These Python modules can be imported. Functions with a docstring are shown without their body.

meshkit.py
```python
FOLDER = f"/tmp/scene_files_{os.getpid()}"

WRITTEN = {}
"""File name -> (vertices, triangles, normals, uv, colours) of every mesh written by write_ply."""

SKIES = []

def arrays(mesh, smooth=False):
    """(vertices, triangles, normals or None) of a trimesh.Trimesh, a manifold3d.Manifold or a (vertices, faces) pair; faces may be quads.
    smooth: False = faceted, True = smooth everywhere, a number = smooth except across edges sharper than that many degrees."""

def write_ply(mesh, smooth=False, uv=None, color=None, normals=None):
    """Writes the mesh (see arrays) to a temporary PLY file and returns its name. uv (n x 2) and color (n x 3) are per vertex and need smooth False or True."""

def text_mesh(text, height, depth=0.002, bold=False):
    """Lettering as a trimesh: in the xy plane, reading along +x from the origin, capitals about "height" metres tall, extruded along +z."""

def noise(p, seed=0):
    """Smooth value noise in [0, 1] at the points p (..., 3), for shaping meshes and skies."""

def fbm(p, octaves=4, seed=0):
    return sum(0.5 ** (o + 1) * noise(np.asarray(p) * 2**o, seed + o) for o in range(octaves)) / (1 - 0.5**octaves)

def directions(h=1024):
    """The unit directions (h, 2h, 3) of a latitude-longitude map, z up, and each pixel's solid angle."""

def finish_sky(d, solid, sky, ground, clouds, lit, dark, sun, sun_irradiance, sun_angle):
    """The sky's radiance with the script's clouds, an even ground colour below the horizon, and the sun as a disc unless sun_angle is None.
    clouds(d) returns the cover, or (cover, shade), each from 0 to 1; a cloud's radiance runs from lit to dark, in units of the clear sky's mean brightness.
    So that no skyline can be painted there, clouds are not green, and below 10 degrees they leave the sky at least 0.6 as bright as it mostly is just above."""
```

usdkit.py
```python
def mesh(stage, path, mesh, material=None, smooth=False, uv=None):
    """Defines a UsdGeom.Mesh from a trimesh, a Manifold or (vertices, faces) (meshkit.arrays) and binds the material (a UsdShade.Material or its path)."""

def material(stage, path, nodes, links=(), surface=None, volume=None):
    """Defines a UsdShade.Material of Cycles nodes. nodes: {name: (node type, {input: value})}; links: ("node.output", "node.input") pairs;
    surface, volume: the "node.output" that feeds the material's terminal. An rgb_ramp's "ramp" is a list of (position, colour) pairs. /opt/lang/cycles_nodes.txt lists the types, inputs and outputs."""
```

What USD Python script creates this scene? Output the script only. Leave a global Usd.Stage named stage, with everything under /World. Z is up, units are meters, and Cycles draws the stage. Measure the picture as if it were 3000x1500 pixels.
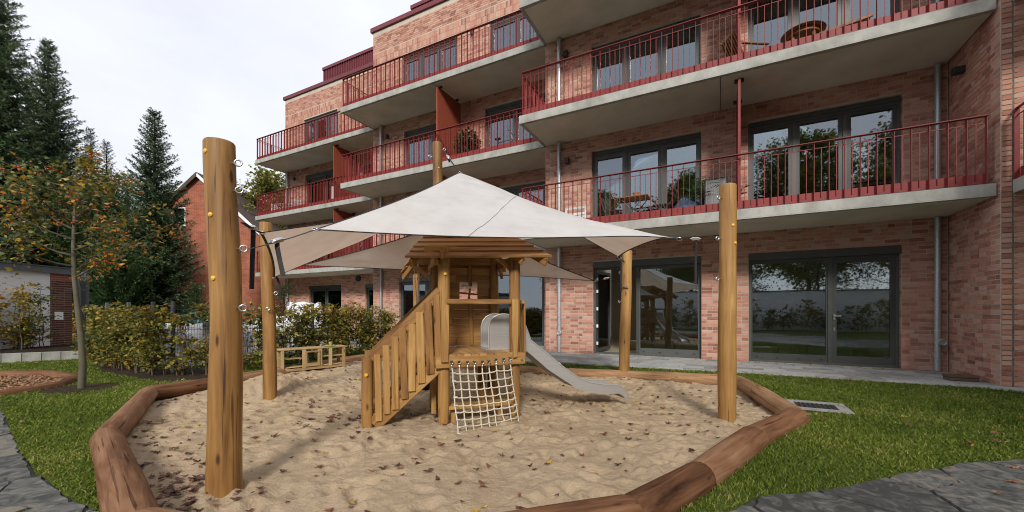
import math, random
import numpy as np, trimesh, manifold3d as m3, usdkit, meshkit
from shapely.geometry import Polygon, Point, LineString, MultiPoint, box as sbox
from shapely.ops import voronoi_diagram, unary_union
from shapely import affinity
from shapely.prepared import prep
from pxr import Usd, UsdGeom, UsdLux, UsdShade, Gf, Sdf, Vt

random.seed(7); np.random.seed(7)
RNG = np.random.default_rng(11)
stage = Usd.Stage.CreateInMemory()
UsdGeom.SetStageUpAxis(stage, 'Z'); UsdGeom.SetStageMetersPerUnit(stage, 1.0)
UsdGeom.Xform.Define(stage, '/World'); UsdGeom.Scope.Define(stage, '/World/Looks')

# ------------------------------------------------------------------ camera, sky, sun, exposure
F, HZ, CU, CZ = 1180.0, 912.0, 1500.0, 1.30      # focal length and horizon line in pixels of the 3000 x 1500 photograph, camera height
EXPOSURE = 1.54
cam = UsdGeom.Camera.Define(stage, '/World/camera')
cam.CreateHorizontalApertureAttr(36.0); cam.CreateVerticalApertureAttr(18.0)
cam.CreateFocalLengthAttr(36.0 * F / 3000.0)
cam.CreateVerticalApertureOffsetAttr((HZ - 750.0) / 3000.0 * 36.0)
cam.CreateClippingRangeAttr(Gf.Vec2f(0.05, 2000)); cam.CreateExposureAttr(EXPOSURE)
cam.AddTranslateOp().Set(Gf.Vec3d(0, 0, CZ)); cam.AddRotateXOp().Set(90.0)

SUN_TO = np.array([-0.049, -1.104, 0.67]); SUN_TO /= np.linalg.norm(SUN_TO)
elev = math.asin(SUN_TO[2]); rot = math.atan2(SUN_TO[0], SUN_TO[1])
usdkit.material(stage, '/World/Looks/sky_look', {
    'sky': ('sky_texture', {'sky_type': 'single_scattering', 'sun_disc': False, 'sun_elevation': elev, 'sun_rotation': rot}),
    'tc': ('texture_coordinate', {}),
    'mp': ('mapping', {'scale': (1.0, 1.0, 2.2)}),
    'n': ('noise_texture', {'scale': 1.5, 'detail': 6.0, 'roughness': 0.6}),
    'cl': ('rgb_ramp', {'ramp': [(0.36, (3.0, 3.06, 3.30)), (0.68, (3.62, 3.66, 3.84))]}),
    'mx': ('mix', {'fac': 0.93}),
    'bg': ('background_shader', {'strength': 0.10})},
    [('tc.generated', 'mp.vector'), ('mp.vector', 'n.vector'), ('n.fac', 'cl.fac'), ('sky.color', 'mx.color1'), ('cl.color', 'mx.color2'), ('mx.color', 'bg.color')], surface='bg.background')
dome = UsdLux.DomeLight.Define(stage, '/World/sky')
UsdShade.MaterialBindingAPI.Apply(dome.GetPrim()).Bind(UsdShade.Material.Get(stage, '/World/Looks/sky_look'))
dome.GetPrim().SetCustomDataByKey('kind', 'structure')
sun = UsdLux.DistantLight.Define(stage, '/World/sun')
sun.CreateIntensityAttr(0.33); sun.CreateAngleAttr(11.0); sun.CreateNormalizeAttr(True); sun.CreateColorAttr(Gf.Vec3f(1.0, 0.95, 0.88))
zq = Gf.Rotation(Gf.Vec3d(0, 0, 1), Gf.Vec3d(*map(float, SUN_TO)))
sun.AddTransformOp().Set(Gf.Matrix4d().SetRotate(zq))

# ------------------------------------------------------------------ helpers: pixels of the photograph to places
def G(u, v, z=0.0):
    """the point of height z that stands at this pixel of the photograph"""
    Y = (CZ - z) * F / (v - HZ) if v != HZ else 1e3
    return np.array([(u - CU) / F * Y, Y, z])
def AT(u, v, Y):
    """the point at depth Y at this pixel"""
    return np.array([(u - CU) / F * Y, Y, CZ + (HZ - v) / F * Y])

# ------------------------------------------------------------------ helpers: prims
USED = {}
def path_of(parent, name):
    k = f'{parent}/{name}'
    n = USED.get(k, 0); USED[k] = n + 1
    return k if n == 0 else f'{k}_{n:03d}'
def tag(p, label=None, cat=None, group=None, kind=None):
    p = p.GetPrim() if hasattr(p, 'GetPrim') else p
    for k, v in (('label', label), ('category', cat), ('group', group), ('kind', kind)):
        if v: p.SetCustomDataByKey(k, v)
    return p
def P(x):
    return '/World' if x is None else str(x.GetPath() if hasattr(x, 'GetPath') else x.GetPrim().GetPath())
def empty(name, parent=None, M=None, **kw):
    x = UsdGeom.Xform.Define(stage, path_of(P(parent), name))
    if M is not None: x.AddTransformOp().Set(Gf.Matrix4d(*np.asarray(M, float).T.ravel().tolist()))
    tag(x, **kw); return x.GetPrim()
def put(name, mesh, mat, parent=None, M=None, smooth=False, tone=None, **kw):
    m = usdkit.mesh(stage, path_of(P(parent), name), mesh, '/World/Looks/' + mat, smooth=smooth)
    n = len(m.GetPointsAttr().Get())
    if tone is None: tone = float(RNG.random())
    t = np.full(n, tone, np.float32) if np.ndim(tone) == 0 else np.asarray(tone, np.float32)
    assert len(t) == n, (name, len(t), n)
    UsdGeom.PrimvarsAPI(m).CreatePrimvar('tone', Sdf.ValueTypeNames.FloatArray, 'vertex').Set(Vt.FloatArray.FromNumpy(t))
    if M is not None: m.AddTransformOp().Set(Gf.Matrix4d(*np.asarray(M, float).T.ravel().tolist()))
    tag(m, **kw); return m.GetPrim()
def T(x=0, y=0, z=0, rz=0.0):
    c, s = math.cos(rz), math.sin(rz)
    return np.array([[c, -s, 0, x], [s, c, 0, y], [0, 0, 1, z], [0, 0, 0, 1.0]])
def unit(v):
    v = np.asarray(v, float); return v / np.linalg.norm(v)
def frame(p0, p1, up=(0, 0, 1)):
    """matrix whose x runs from p0 to p1, origin in the middle"""
    p0, p1 = np.asarray(p0, float), np.asarray(p1, float)
    x = unit(p1 - p0); u = np.asarray(up, float)
    if abs(x @ unit(u)) > 0.98: u = np.array([0, 1.0, 0])
    y = unit(np.cross(u, x)); z = np.cross(x, y)
    M = np.eye(4); M[:3, 0], M[:3, 1], M[:3, 2], M[:3, 3] = x, y, z, (p0 + p1) / 2
    return M

# ------------------------------------------------------------------ helpers: shapes
def bx(x0, x1, y0, y1, z0, z1):
    b = trimesh.creation.box([abs(x1 - x0), abs(y1 - y0), abs(z1 - z0)])
    b.apply_translation([(x0 + x1) / 2, (y0 + y1) / 2, (z0 + z1) / 2]); return b
def cbox(lx, ly, lz, c=0.006):
    """box with chamfered edges, centred"""
    c = min(c, lx / 3, ly / 3, lz / 3); pts = []
    for sx in (-1, 1):
        for sy in (-1, 1):
            for sz in (-1, 1):
                a = np.array([sx * lx / 2, sy * ly / 2, sz * lz / 2])
                for k in range(3):
                    d = np.array([sx, sy, sz], float) * c; d[k] = 0; pts.append(a - d)
    return trimesh.convex.convex_hull(np.array(pts))
def cat(ms): return trimesh.util.concatenate(ms)
def tube(pts, r, n=8, closed=False, caps=True):
    pts = np.asarray(pts, float); m = len(pts)
    r = np.full(m, r) if np.ndim(r) == 0 else np.asarray(r)
    tg = np.gradient(pts, axis=0) if not closed else (np.roll(pts, -1, 0) - np.roll(pts, 1, 0))
    tg /= np.maximum(np.linalg.norm(tg, axis=1, keepdims=True), 1e-9)
    nrm = np.zeros_like(pts); a = np.array([0, 0, 1.0]) if abs(tg[0][2]) < 0.9 else np.array([1.0, 0, 0])
    for i in range(m):
        a = a - tg[i] * (a @ tg[i]); a /= np.linalg.norm(a); nrm[i] = a
    bn = np.cross(tg, nrm); th = np.arange(n) / n * 2 * np.pi
    v = pts[:, None] + r[:, None, None] * (nrm[:, None] * np.cos(th)[None, :, None] + bn[:, None] * np.sin(th)[None, :, None])
    v = v.reshape(-1, 3); f = []
    rings = m if closed else m - 1
    for i in range(rings):
        j = (i + 1) % m
        for k in range(n):
            l = (k + 1) % n
            f += [[i * n + k, i * n + l, j * n + l], [i * n + k, j * n + l, j * n + k]]
    if caps and not closed:
        c0 = len(v); v = np.vstack([v, pts[:1], pts[-1:]])
        for k in range(n):
            l = (k + 1) % n
            f += [[c0, l, k], [c0 + 1, (m - 1) * n + k, (m - 1) * n + l]]
    return trimesh.Trimesh(v, np.array(f), process=False)
def torus(R, r, M=None, n=20, k=8):
    t = np.arange(n) / n * 2 * np.pi
    m = tube(np.stack([R * np.cos(t), R * np.sin(t), 0 * t], 1), r, k, closed=True)
    if M is not None: m.apply_transform(M)
    return m
def ext(poly, h):
    return trimesh.creation.extrude_polygon(poly, h)
def strip(pts, w, th=0.003, up=(0, 0, 1)):
    """flat webbing along pts, w wide"""
    pts = np.asarray(pts, float); t = np.gradient(pts, axis=0); t /= np.linalg.norm(t, axis=1, keepdims=True)
    s = np.cross(t, up); s /= np.maximum(np.linalg.norm(s, axis=1, keepdims=True), 1e-6); n = np.cross(s, t)
    c = [pts + s * w / 2 + n * th / 2, pts - s * w / 2 + n * th / 2, pts - s * w / 2 - n * th / 2, pts + s * w / 2 - n * th / 2]
    v = np.stack(c, 1).reshape(-1, 3); f = []
    for i in range(len(pts) - 1):
        for k in range(4):
            l = (k + 1) % 4; a, b, c_, d = i * 4 + k, i * 4 + l, i * 4 + 4 + l, i * 4 + 4 + k
            f += [[a, b, c_], [a, c_, d]]
    e = (len(pts) - 1) * 4
    f += [[0, 2, 1], [0, 3, 2], [e, e + 1, e + 2], [e, e + 2, e + 3]]
    return trimesh.Trimesh(v, f, process=False)
def boxes(lo, hi):
    """many boxes as one (vertices, faces); returns also the box number of every vertex"""
    lo, hi = np.asarray(lo, float), np.asarray(hi, float); n = len(lo)
    c = np.array([[i, j, k] for i in (0, 1) for j in (0, 1) for k in (0, 1)], float)
    v = lo[:, None] + (hi - lo)[:, None] * c[None]
    f = np.array([[0, 1, 3], [0, 3, 2], [4, 6, 7], [4, 7, 5], [0, 4, 5], [0, 5, 1], [2, 3, 7], [2, 7, 6], [0, 2, 6], [0, 6, 4], [1, 5, 7], [1, 7, 3]])
    ff = (np.arange(n) * 8)[:, None, None] + f[None]
    return (v.reshape(-1, 3), ff.reshape(-1, 3)), np.repeat(np.arange(n), 8)

# ------------------------------------------------------------------ materials
def mat(name, nodes, links, surface='p.BSDF', volume=None):
    return usdkit.material(stage, '/World/Looks/' + name, nodes, links, surface=surface, volume=volume)
def toned(name, stops, rough=0.6, noise=(30, 0.25), bump=(0, 0), spec=0.4, metallic=0.0, scale=(1, 1, 1), trans=None, coord='object', through=None, twist=0.0):
    """colour from the piece's own tone through a ramp, varied by fine noise; optional relief and see-through light"""
    n = {'t': ('attribute', {'attribute': 'tone'}), 'tc': ('texture_coordinate', {}), 'mp': ('mapping', {'scale': scale}),
         'n': ('noise_texture', {'scale': float(noise[0]), 'detail': 5.0, 'roughness': 0.6, 'distortion': twist}),
         'mr': ('map_range', {'from_min': 0.25, 'from_max': 0.75, 'to_min': -noise[1], 'to_max': noise[1]}),
         'ad': ('math', {'math_type': 'add', 'use_clamp': True}),
         'r': ('rgb_ramp', {'ramp': stops}),
         'p': ('principled_bsdf', {'roughness': rough, 'specular_ior_level': spec, 'metallic': metallic})}
    l = [('tc.' + coord, 'mp.vector'), ('mp.vector', 'n.vector'), ('n.fac', 'mr.value'), ('t.fac', 'ad.value1'), ('mr.result', 'ad.value2'),
         ('ad.value', 'r.fac'), ('r.color', 'p.base_color')]
    if bump[0]:
        n['bn'] = ('noise_texture', {'scale': float(bump[0]), 'detail': 5.0}); n['b'] = ('bump', {'strength': 1.0, 'distance': bump[1]})
        l += [('mp.vector', 'bn.vector'), ('bn.fac', 'b.height'), ('b.normal', 'p.normal')]
    out = 'p.BSDF'
    if trans:
        n['tr'] = ('translucent_bsdf', {})
        if through: n['tm'] = ('mix', {'mix_type': 'multiply', 'fac': 1.0, 'color2': through}); l.append(('r.color', 'tm.color1'))
        n['mc'] = ('mix_closure', {'fac': trans})
        l += [('tm.color' if through else 'r.color', 'tr.color'), ('p.BSDF', 'mc.closure1'), ('tr.BSDF', 'mc.closure2')]; out = 'mc.closure'
    return mat(name, n, l, out)

def wood(name, stops, rough=0.55, along=1.2, across=16.0, axis='x', knots=0.10, bumpd=0.002):
    sc = {'x': (along, across, across), 'z': (across, across, along)}[axis]
    k = {'x': (2.2, 7.0, 7.0), 'z': (7.0, 7.0, 2.2)}[axis]
    n = {'t': ('attribute', {'attribute': 'tone'}), 'tc': ('texture_coordinate', {}),
         'off': ('vector_math', {'math_type': 'scale', 'vector1': (13.1, 7.7, 5.3)}),
         'add': ('vector_math', {'math_type': 'add'}),
         'mp': ('mapping', {'scale': sc}), 'mk': ('mapping', {'scale': k}),
         'n': ('noise_texture', {'scale': 1.0, 'detail': 6.0, 'roughness': 0.62, 'distortion': 0.8}),
         'n2': ('noise_texture', {'scale': 0.9, 'detail': 3.0}),
         'v': ('voronoi_texture', {'scale': 1.0, 'feature': 'f1'}),
         'kr': ('map_range', {'from_min': 0.03, 'from_max': 0.13, 'to_min': knots * 4.5, 'to_max': 0.0, 'clamp': True}),
         'm1': ('map_range', {'from_min': 0.25, 'from_max': 0.75, 'to_min': 0.0, 'to_max': 0.62}),
         'm2': ('map_range', {'from_min': 0.3, 'from_max': 0.7, 'to_min': -0.24, 'to_max': 0.24}),
         'mt': ('map_range', {'from_min': 0.0, 'from_max': 1.0, 'to_min': 0.05, 'to_max': 0.35}),
         'a1': ('math', {'math_type': 'add'}), 'a2': ('math', {'math_type': 'add'}), 'a3': ('math', {'math_type': 'subtract', 'use_clamp': True}),
         'mc': ('mapping', {'scale': tuple({'x': (0.9, 34, 34), 'z': (34, 34, 0.9)}[axis])}), 'nc': ('noise_texture', {'scale': 1.0, 'detail': 2.0, 'distortion': 0.4}),
         'cr': ('map_range', {'from_min': 0.645, 'from_max': 0.70, 'to_min': 0.0, 'to_max': 0.36, 'clamp': True}), 'a4': ('math', {'math_type': 'subtract', 'use_clamp': True}), 'hb': ('math', {'math_type': 'subtract'}),
         'r': ('rgb_ramp', {'ramp': stops}),
         'b': ('bump', {'strength': 0.8, 'distance': bumpd}),
         'p': ('principled_bsdf', {'roughness': rough, 'specular_ior_level': 0.35 if rough < 0.65 else 0.12})}
    l = [('t.fac', 'off.scale'), ('tc.object', 'add.vector1'), ('off.vector', 'add.vector2'), ('add.vector', 'mp.vector'), ('add.vector', 'mk.vector'),
         ('mp.vector', 'n.vector'), ('add.vector', 'n2.vector'), ('mk.vector', 'v.vector'), ('v.distance', 'kr.value'), ('n.fac', 'm1.value'), ('n2.fac', 'm2.value'), ('t.fac', 'mt.value'),
         ('m1.result', 'a1.value1'), ('mt.result', 'a1.value2'), ('a1.value', 'a2.value1'), ('m2.result', 'a2.value2'), ('a2.value', 'a3.value1'), ('kr.result', 'a3.value2'),
         ('add.vector', 'mc.vector'), ('mc.vector', 'nc.vector'), ('nc.fac', 'cr.value'), ('a3.value', 'a4.value1'), ('cr.result', 'a4.value2'), ('a4.value', 'r.fac'), ('r.color', 'p.base_color'), ('n.fac', 'hb.value1'), ('cr.result', 'hb.value2'), ('hb.value', 'b.height'), ('b.normal', 'p.normal')]
    return mat(name, n, l)

HONEY = [(0.0, (0.055, 0.023, 0.008)), (0.20, (0.150, 0.068, 0.019)), (0.48, (0.270, 0.138, 0.040)), (0.78, (0.37, 0.210, 0.068)), (1.0, (0.47, 0.295, 0.115))]
wood('honey_wood', HONEY); wood('honey_wood_upright', HONEY, axis='z', along=0.9, across=13, knots=0.13)
wood('roof_wood', [(0.0, (0.11, 0.05, 0.02)), (0.4, (0.29, 0.15, 0.055)), (0.8, (0.43, 0.245, 0.10)), (1.0, (0.50, 0.31, 0.15))])
wood('log_wood', [(0.0, (0.025, 0.012, 0.007)), (0.2, (0.080, 0.036, 0.018)), (0.5, (0.165, 0.078, 0.039)), (0.75, (0.235, 0.125, 0.069)), (1.0, (0.30, 0.20, 0.13))], along=1.6, across=15, knots=0.12, bumpd=0.012, rough=0.7)
wood('new_log_wood', [(0.0, (0.06, 0.03, 0.015)), (0.3, (0.19, 0.100, 0.050)), (0.65, (0.33, 0.195, 0.105)), (1.0, (0.44, 0.285, 0.165))], along=1.5, across=15, knots=0.12, bumpd=0.010, rough=0.7)
wood('pale_wood', [(0.0, (0.14, 0.085, 0.035)), (0.4, (0.33, 0.22, 0.10)), (0.8, (0.46, 0.34, 0.18)), (1.0, (0.52, 0.41, 0.24))])
wood('teak', [(0.0, (0.10, 0.035, 0.012)), (0.5, (0.25, 0.10, 0.035)), (1.0, (0.38, 0.18, 0.07))])
wood('dark_wood', [(0.0, (0.03, 0.02, 0.013)), (0.5, (0.09, 0.06, 0.04)), (1.0, (0.15, 0.10, 0.07))])

# brick: tone of every brick, pale bloom in its middle, fine grain
mat('brick', {
    't': ('attribute', {'attribute': 'tone'}), 'tc': ('texture_coordinate', {}),
    'mp': ('mapping', {'scale': (7.0, 7.0, 26.0)}),
    'n': ('noise_texture', {'scale': 1.0, 'detail': 5.0, 'roughness': 0.65}), 'n2': ('noise_texture', {'scale': 140.0, 'detail': 3.0}), 'n3': ('noise_texture', {'scale': 0.55, 'detail': 3.0}),
    'r': ('rgb_ramp', {'ramp': [(0.0, (0.21, 0.082, 0.056)), (0.2, (0.33, 0.137, 0.093)), (0.45, (0.43, 0.200, 0.140)), (0.72, (0.48, 0.255, 0.185)), (0.92, (0.50, 0.315, 0.245)), (1.0, (0.36, 0.19, 0.105))]}),
    'fm': ('map_range', {'from_min': 0.42, 'from_max': 0.72, 'to_min': 0.0, 'to_max': 0.42, 'clamp': True}),
    'fw': ('map_range', {'from_min': 0.35, 'from_max': 0.65, 'to_min': 0.35, 'to_max': 1.0, 'clamp': True}), 'fx': ('math', {'math_type': 'multiply'}),
    'bl': ('mix', {'color2': (0.54, 0.405, 0.355)}),
    'g': ('map_range', {'from_min': 0.3, 'from_max': 0.7, 'to_min': 0.80, 'to_max': 1.15}), 'mu': ('mix', {'mix_type': 'multiply', 'fac': 1.0}),
    'b': ('bump', {'strength': 0.7, 'distance': 0.003}), 'p': ('principled_bsdf', {'roughness': 0.85, 'specular_ior_level': 0.25})},
    [('t.fac', 'r.fac'), ('tc.object', 'mp.vector'), ('mp.vector', 'n.vector'), ('tc.object', 'n2.vector'), ('tc.object', 'n3.vector'), ('n.fac', 'fm.value'), ('n3.fac', 'fw.value'), ('fm.result', 'fx.value1'), ('fw.result', 'fx.value2'),
     ('fx.value', 'bl.fac'), ('r.color', 'bl.color1'), ('n2.fac', 'g.value'), ('bl.color', 'mu.color1'), ('g.result', 'mu.color2'), ('mu.color', 'p.base_color'), ('n.fac', 'b.height'), ('b.normal', 'p.normal')])
toned('mortar', [(0, (0.38, 0.33, 0.27)), (1, (0.55, 0.49, 0.41))], rough=0.95, noise=(3.0, 0.5), bump=(160, 0.002), spec=0.1)
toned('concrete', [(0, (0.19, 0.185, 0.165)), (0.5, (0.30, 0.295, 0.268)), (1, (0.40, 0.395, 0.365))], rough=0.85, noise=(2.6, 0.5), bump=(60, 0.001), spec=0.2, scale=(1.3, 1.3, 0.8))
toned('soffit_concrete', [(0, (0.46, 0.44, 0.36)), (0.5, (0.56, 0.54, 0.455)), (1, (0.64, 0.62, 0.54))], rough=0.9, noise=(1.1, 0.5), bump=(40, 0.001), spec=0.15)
toned('red_metal', [(0, (0.17, 0.024, 0.023)), (1, (0.245, 0.040, 0.038))], rough=0.55, noise=(5, 0.3), spec=0.28)
toned('rust_panel', [(0, (0.22, 0.050, 0.026)), (1, (0.31, 0.072, 0.040))], rough=0.7, noise=(3, 0.4), spec=0.25)
toned('maroon_metal', [(0, (0.105, 0.019, 0.026)), (1, (0.16, 0.032, 0.042))], rough=0.45, noise=(4, 0.3), spec=0.4)
toned('window_frame_grey', [(0, (0.045, 0.048, 0.046)), (1, (0.075, 0.08, 0.077))], rough=0.42, noise=(6, 0.3), spec=0.45)
toned('galvanised', [(0, (0.34, 0.37, 0.38)), (1, (0.55, 0.58, 0.60))], rough=0.42, noise=(35, 0.5), metallic=0.65, spec=0.5)
toned('steel', [(0, (0.50, 0.50, 0.50)), (1, (0.68, 0.68, 0.67))], rough=0.28, noise=(20, 0.3), metallic=1.0)
toned('brushed_steel', [(0, (0.43, 0.42, 0.405)), (1, (0.56, 0.55, 0.53))], rough=0.44, noise=(2, 0.5), metallic=0.72, scale=(1.5, 1.5, 60))
toned('dark_metal', [(0, (0.015, 0.017, 0.018)), (1, (0.035, 0.038, 0.042))], rough=0.5, noise=(10, 0.3))
toned('slate_metal', [(0, (0.07, 0.08, 0.095)), (1, (0.11, 0.125, 0.14))], rough=0.5, noise=(3, 0.4))
toned('black_webbing', [(0, (0.010, 0.010, 0.012)), (1, (0.022, 0.022, 0.025))], rough=0.7, noise=(200, 0.4))
toned('rope', [(0, (0.40, 0.35, 0.25)), (1, (0.62, 0.57, 0.45))], rough=0.9, noise=(90, 0.5), bump=(260, 0.002))
toned('yellow_plastic', [(0, (0.62, 0.33, 0.03)), (1, (0.75, 0.45, 0.05))], rough=0.35)
toned('white_plastic', [(0, (0.60, 0.60, 0.58)), (1, (0.78, 0.78, 0.77))], rough=0.5)
toned('green_plastic', [(0, (0.10, 0.50, 0.08)), (1, (0.15, 0.62, 0.12))], rough=0.4)
toned('black_plastic', [(0, (0.012, 0.013, 0.014)), (1, (0.02, 0.021, 0.022))], rough=0.35)
toned('terracotta', [(0, (0.30, 0.12, 0.06)), (1, (0.42, 0.19, 0.10))], rough=0.8)
toned('blue_fabric', [(0, (0.05, 0.07, 0.12)), (1, (0.09, 0.12, 0.19))], rough=0.9)
toned('grey_fabric', [(0, (0.16, 0.17, 0.17)), (1, (0.26, 0.27, 0.27))], rough=0.8)
toned('sail_cloth', [(0, (0.56, 0.548, 0.535)), (0.5, (0.64, 0.636, 0.63)), (1, (0.69, 0.69, 0.687))], rough=0.9, noise=(2.6, 0.45), bump=(7, 0.008), spec=0.1, trans=0.34, through=(1.0, 0.76, 0.60))
toned('white_render', [(0, (0.68, 0.69, 0.71)), (1, (0.82, 0.83, 0.85))], rough=0.9, noise=(1.0, 0.45), bump=(90, 0.0015), spec=0.15)
toned('old_brick', [(0, (0.075, 0.030, 0.024)), (0.6, (0.15, 0.062, 0.048)), (1, (0.30, 0.10, 0.06))], rough=0.85, noise=(40, 0.25), bump=(120, 0.002))
toned('room_paint', [(0, (0.42, 0.38, 0.30)), (1, (0.50, 0.46, 0.37))], rough=0.9, noise=(1, 0.2))
toned('room_floor', [(0, (0.30, 0.25, 0.18)), (1, (0.40, 0.34, 0.25))], rough=0.5, noise=(2, 0.3))
toned('roof_tile', [(0, (0.035, 0.025, 0.022)), (1, (0.085, 0.06, 0.05))], rough=0.85, noise=(6, 0.4), bump=(9, 0.02))
toned('bag_cloth', [(0, (0.62, 0.63, 0.65)), (1, (0.82, 0.83, 0.85))], rough=0.85, noise=(6, 0.4), bump=(14, 0.01), trans=0.1)
toned('teal_tarp', [(0, (0.04, 0.17, 0.19)), (1, (0.09, 0.28, 0.30))], rough=0.5, noise=(6, 0.4), bump=(12, 0.01))
toned('paver', [(0, (0.20, 0.20, 0.19)), (0.5, (0.30, 0.30, 0.285)), (1, (0.40, 0.40, 0.385))], rough=0.85, noise=(9, 0.4), bump=(70, 0.002), spec=0.25)
toned('slate_stone', [(0, (0.045, 0.046, 0.042)), (0.45, (0.088, 0.088, 0.082)), (0.8, (0.130, 0.127, 0.115)), (1, (0.175, 0.150, 0.115))], rough=0.75, noise=(7.0, 0.95), bump=(9, 0.014), spec=0.3, twist=1.5)
toned('earth', [(0, (0.022, 0.016, 0.010)), (1, (0.065, 0.047, 0.031))], rough=1.0, noise=(14, 0.6), bump=(30, 0.02), spec=0.1)
toned('lawn_soil', [(0, (0.030, 0.042, 0.010)), (0.5, (0.060, 0.080, 0.016)), (1, (0.09, 0.11, 0.026))], rough=1.0, noise=(5, 0.6), bump=(50, 0.02), spec=0.1)
toned('far_ground', [(0, (0.045, 0.055, 0.025)), (1, (0.09, 0.09, 0.055))], rough=1.0, noise=(0.4, 0.6), spec=0.1)
toned('wood_chip', [(0, (0.14, 0.065, 0.028)), (0.5, (0.27, 0.145, 0.07)), (1, (0.42, 0.27, 0.15))], rough=0.9, noise=(30, 0.3))
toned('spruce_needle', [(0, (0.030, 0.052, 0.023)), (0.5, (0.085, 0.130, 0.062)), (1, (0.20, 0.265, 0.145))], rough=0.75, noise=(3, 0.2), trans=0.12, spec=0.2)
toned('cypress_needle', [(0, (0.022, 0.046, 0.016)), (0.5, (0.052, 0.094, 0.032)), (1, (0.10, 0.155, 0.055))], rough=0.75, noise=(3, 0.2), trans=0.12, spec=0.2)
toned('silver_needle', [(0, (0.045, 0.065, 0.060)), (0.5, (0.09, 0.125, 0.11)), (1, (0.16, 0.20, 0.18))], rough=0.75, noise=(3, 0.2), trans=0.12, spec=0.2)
toned('bark', [(0, (0.040, 0.028, 0.020)), (1, (0.12, 0.090, 0.065))], rough=0.95, noise=(18, 0.5), bump=(40, 0.008), scale=(1, 1, 0.35))
toned('young_bark', [(0, (0.045, 0.040, 0.026)), (1, (0.11, 0.098, 0.066))], rough=0.8, noise=(12, 0.5), bump=(60, 0.002), scale=(1, 1, 2.2))
AUT = [(0, (0.040, 0.055, 0.012)), (0.25, (0.095, 0.120, 0.020)), (0.48, (0.23, 0.20, 0.028)), (0.70, (0.36, 0.25, 0.030)), (0.88, (0.40, 0.18, 0.025)), (1.0, (0.22, 0.075, 0.020))]
toned('hedge_leaf', AUT, rough=0.55, noise=(9, 0.10), trans=0.30)
toned('tree_leaf', [(0, (0.040, 0.060, 0.018)), (0.45, (0.090, 0.120, 0.030)), (0.66, (0.18, 0.165, 0.03)), (0.82, (0.46, 0.30, 0.03)), (1.0, (0.42, 0.16, 0.025))], rough=0.5, noise=(9, 0.08), trans=0.30)
toned('far_leaf', [(0, (0.08, 0.10, 0.022)), (0.5, (0.17, 0.18, 0.04)), (1, (0.34, 0.28, 0.06))], rough=0.6, noise=(4, 0.15), trans=0.35)
toned('berry', [(0, (0.28, 0.025, 0.012)), (1, (0.42, 0.07, 0.02))], rough=0.35)
toned('palm_leaf', [(0, (0.02, 0.04, 0.014)), (1, (0.06, 0.10, 0.03))], rough=0.5, trans=0.2)
toned('red_leaf', [(0, (0.06, 0.02, 0.014)), (1, (0.14, 0.05, 0.03))], rough=0.6, trans=0.2)
toned('fallen_leaf', [(0, (0.040, 0.020, 0.014)), (0.35, (0.115, 0.050, 0.032)), (0.66, (0.24, 0.085, 0.050)), (0.84, (0.28, 0.15, 0.06)), (0.94, (0.50, 0.33, 0.03)), (1, (0.48, 0.36, 0.17))], rough=0.6, noise=(60, 0.08), trans=0.15)
toned('grass_blade', [(0, (0.050, 0.080, 0.009)), (0.5, (0.125, 0.175, 0.018)), (0.85, (0.21, 0.24, 0.036)), (1, (0.33, 0.29, 0.10))], rough=0.6, noise=(1.1, 0.28), trans=0.30, spec=0.25)
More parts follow.
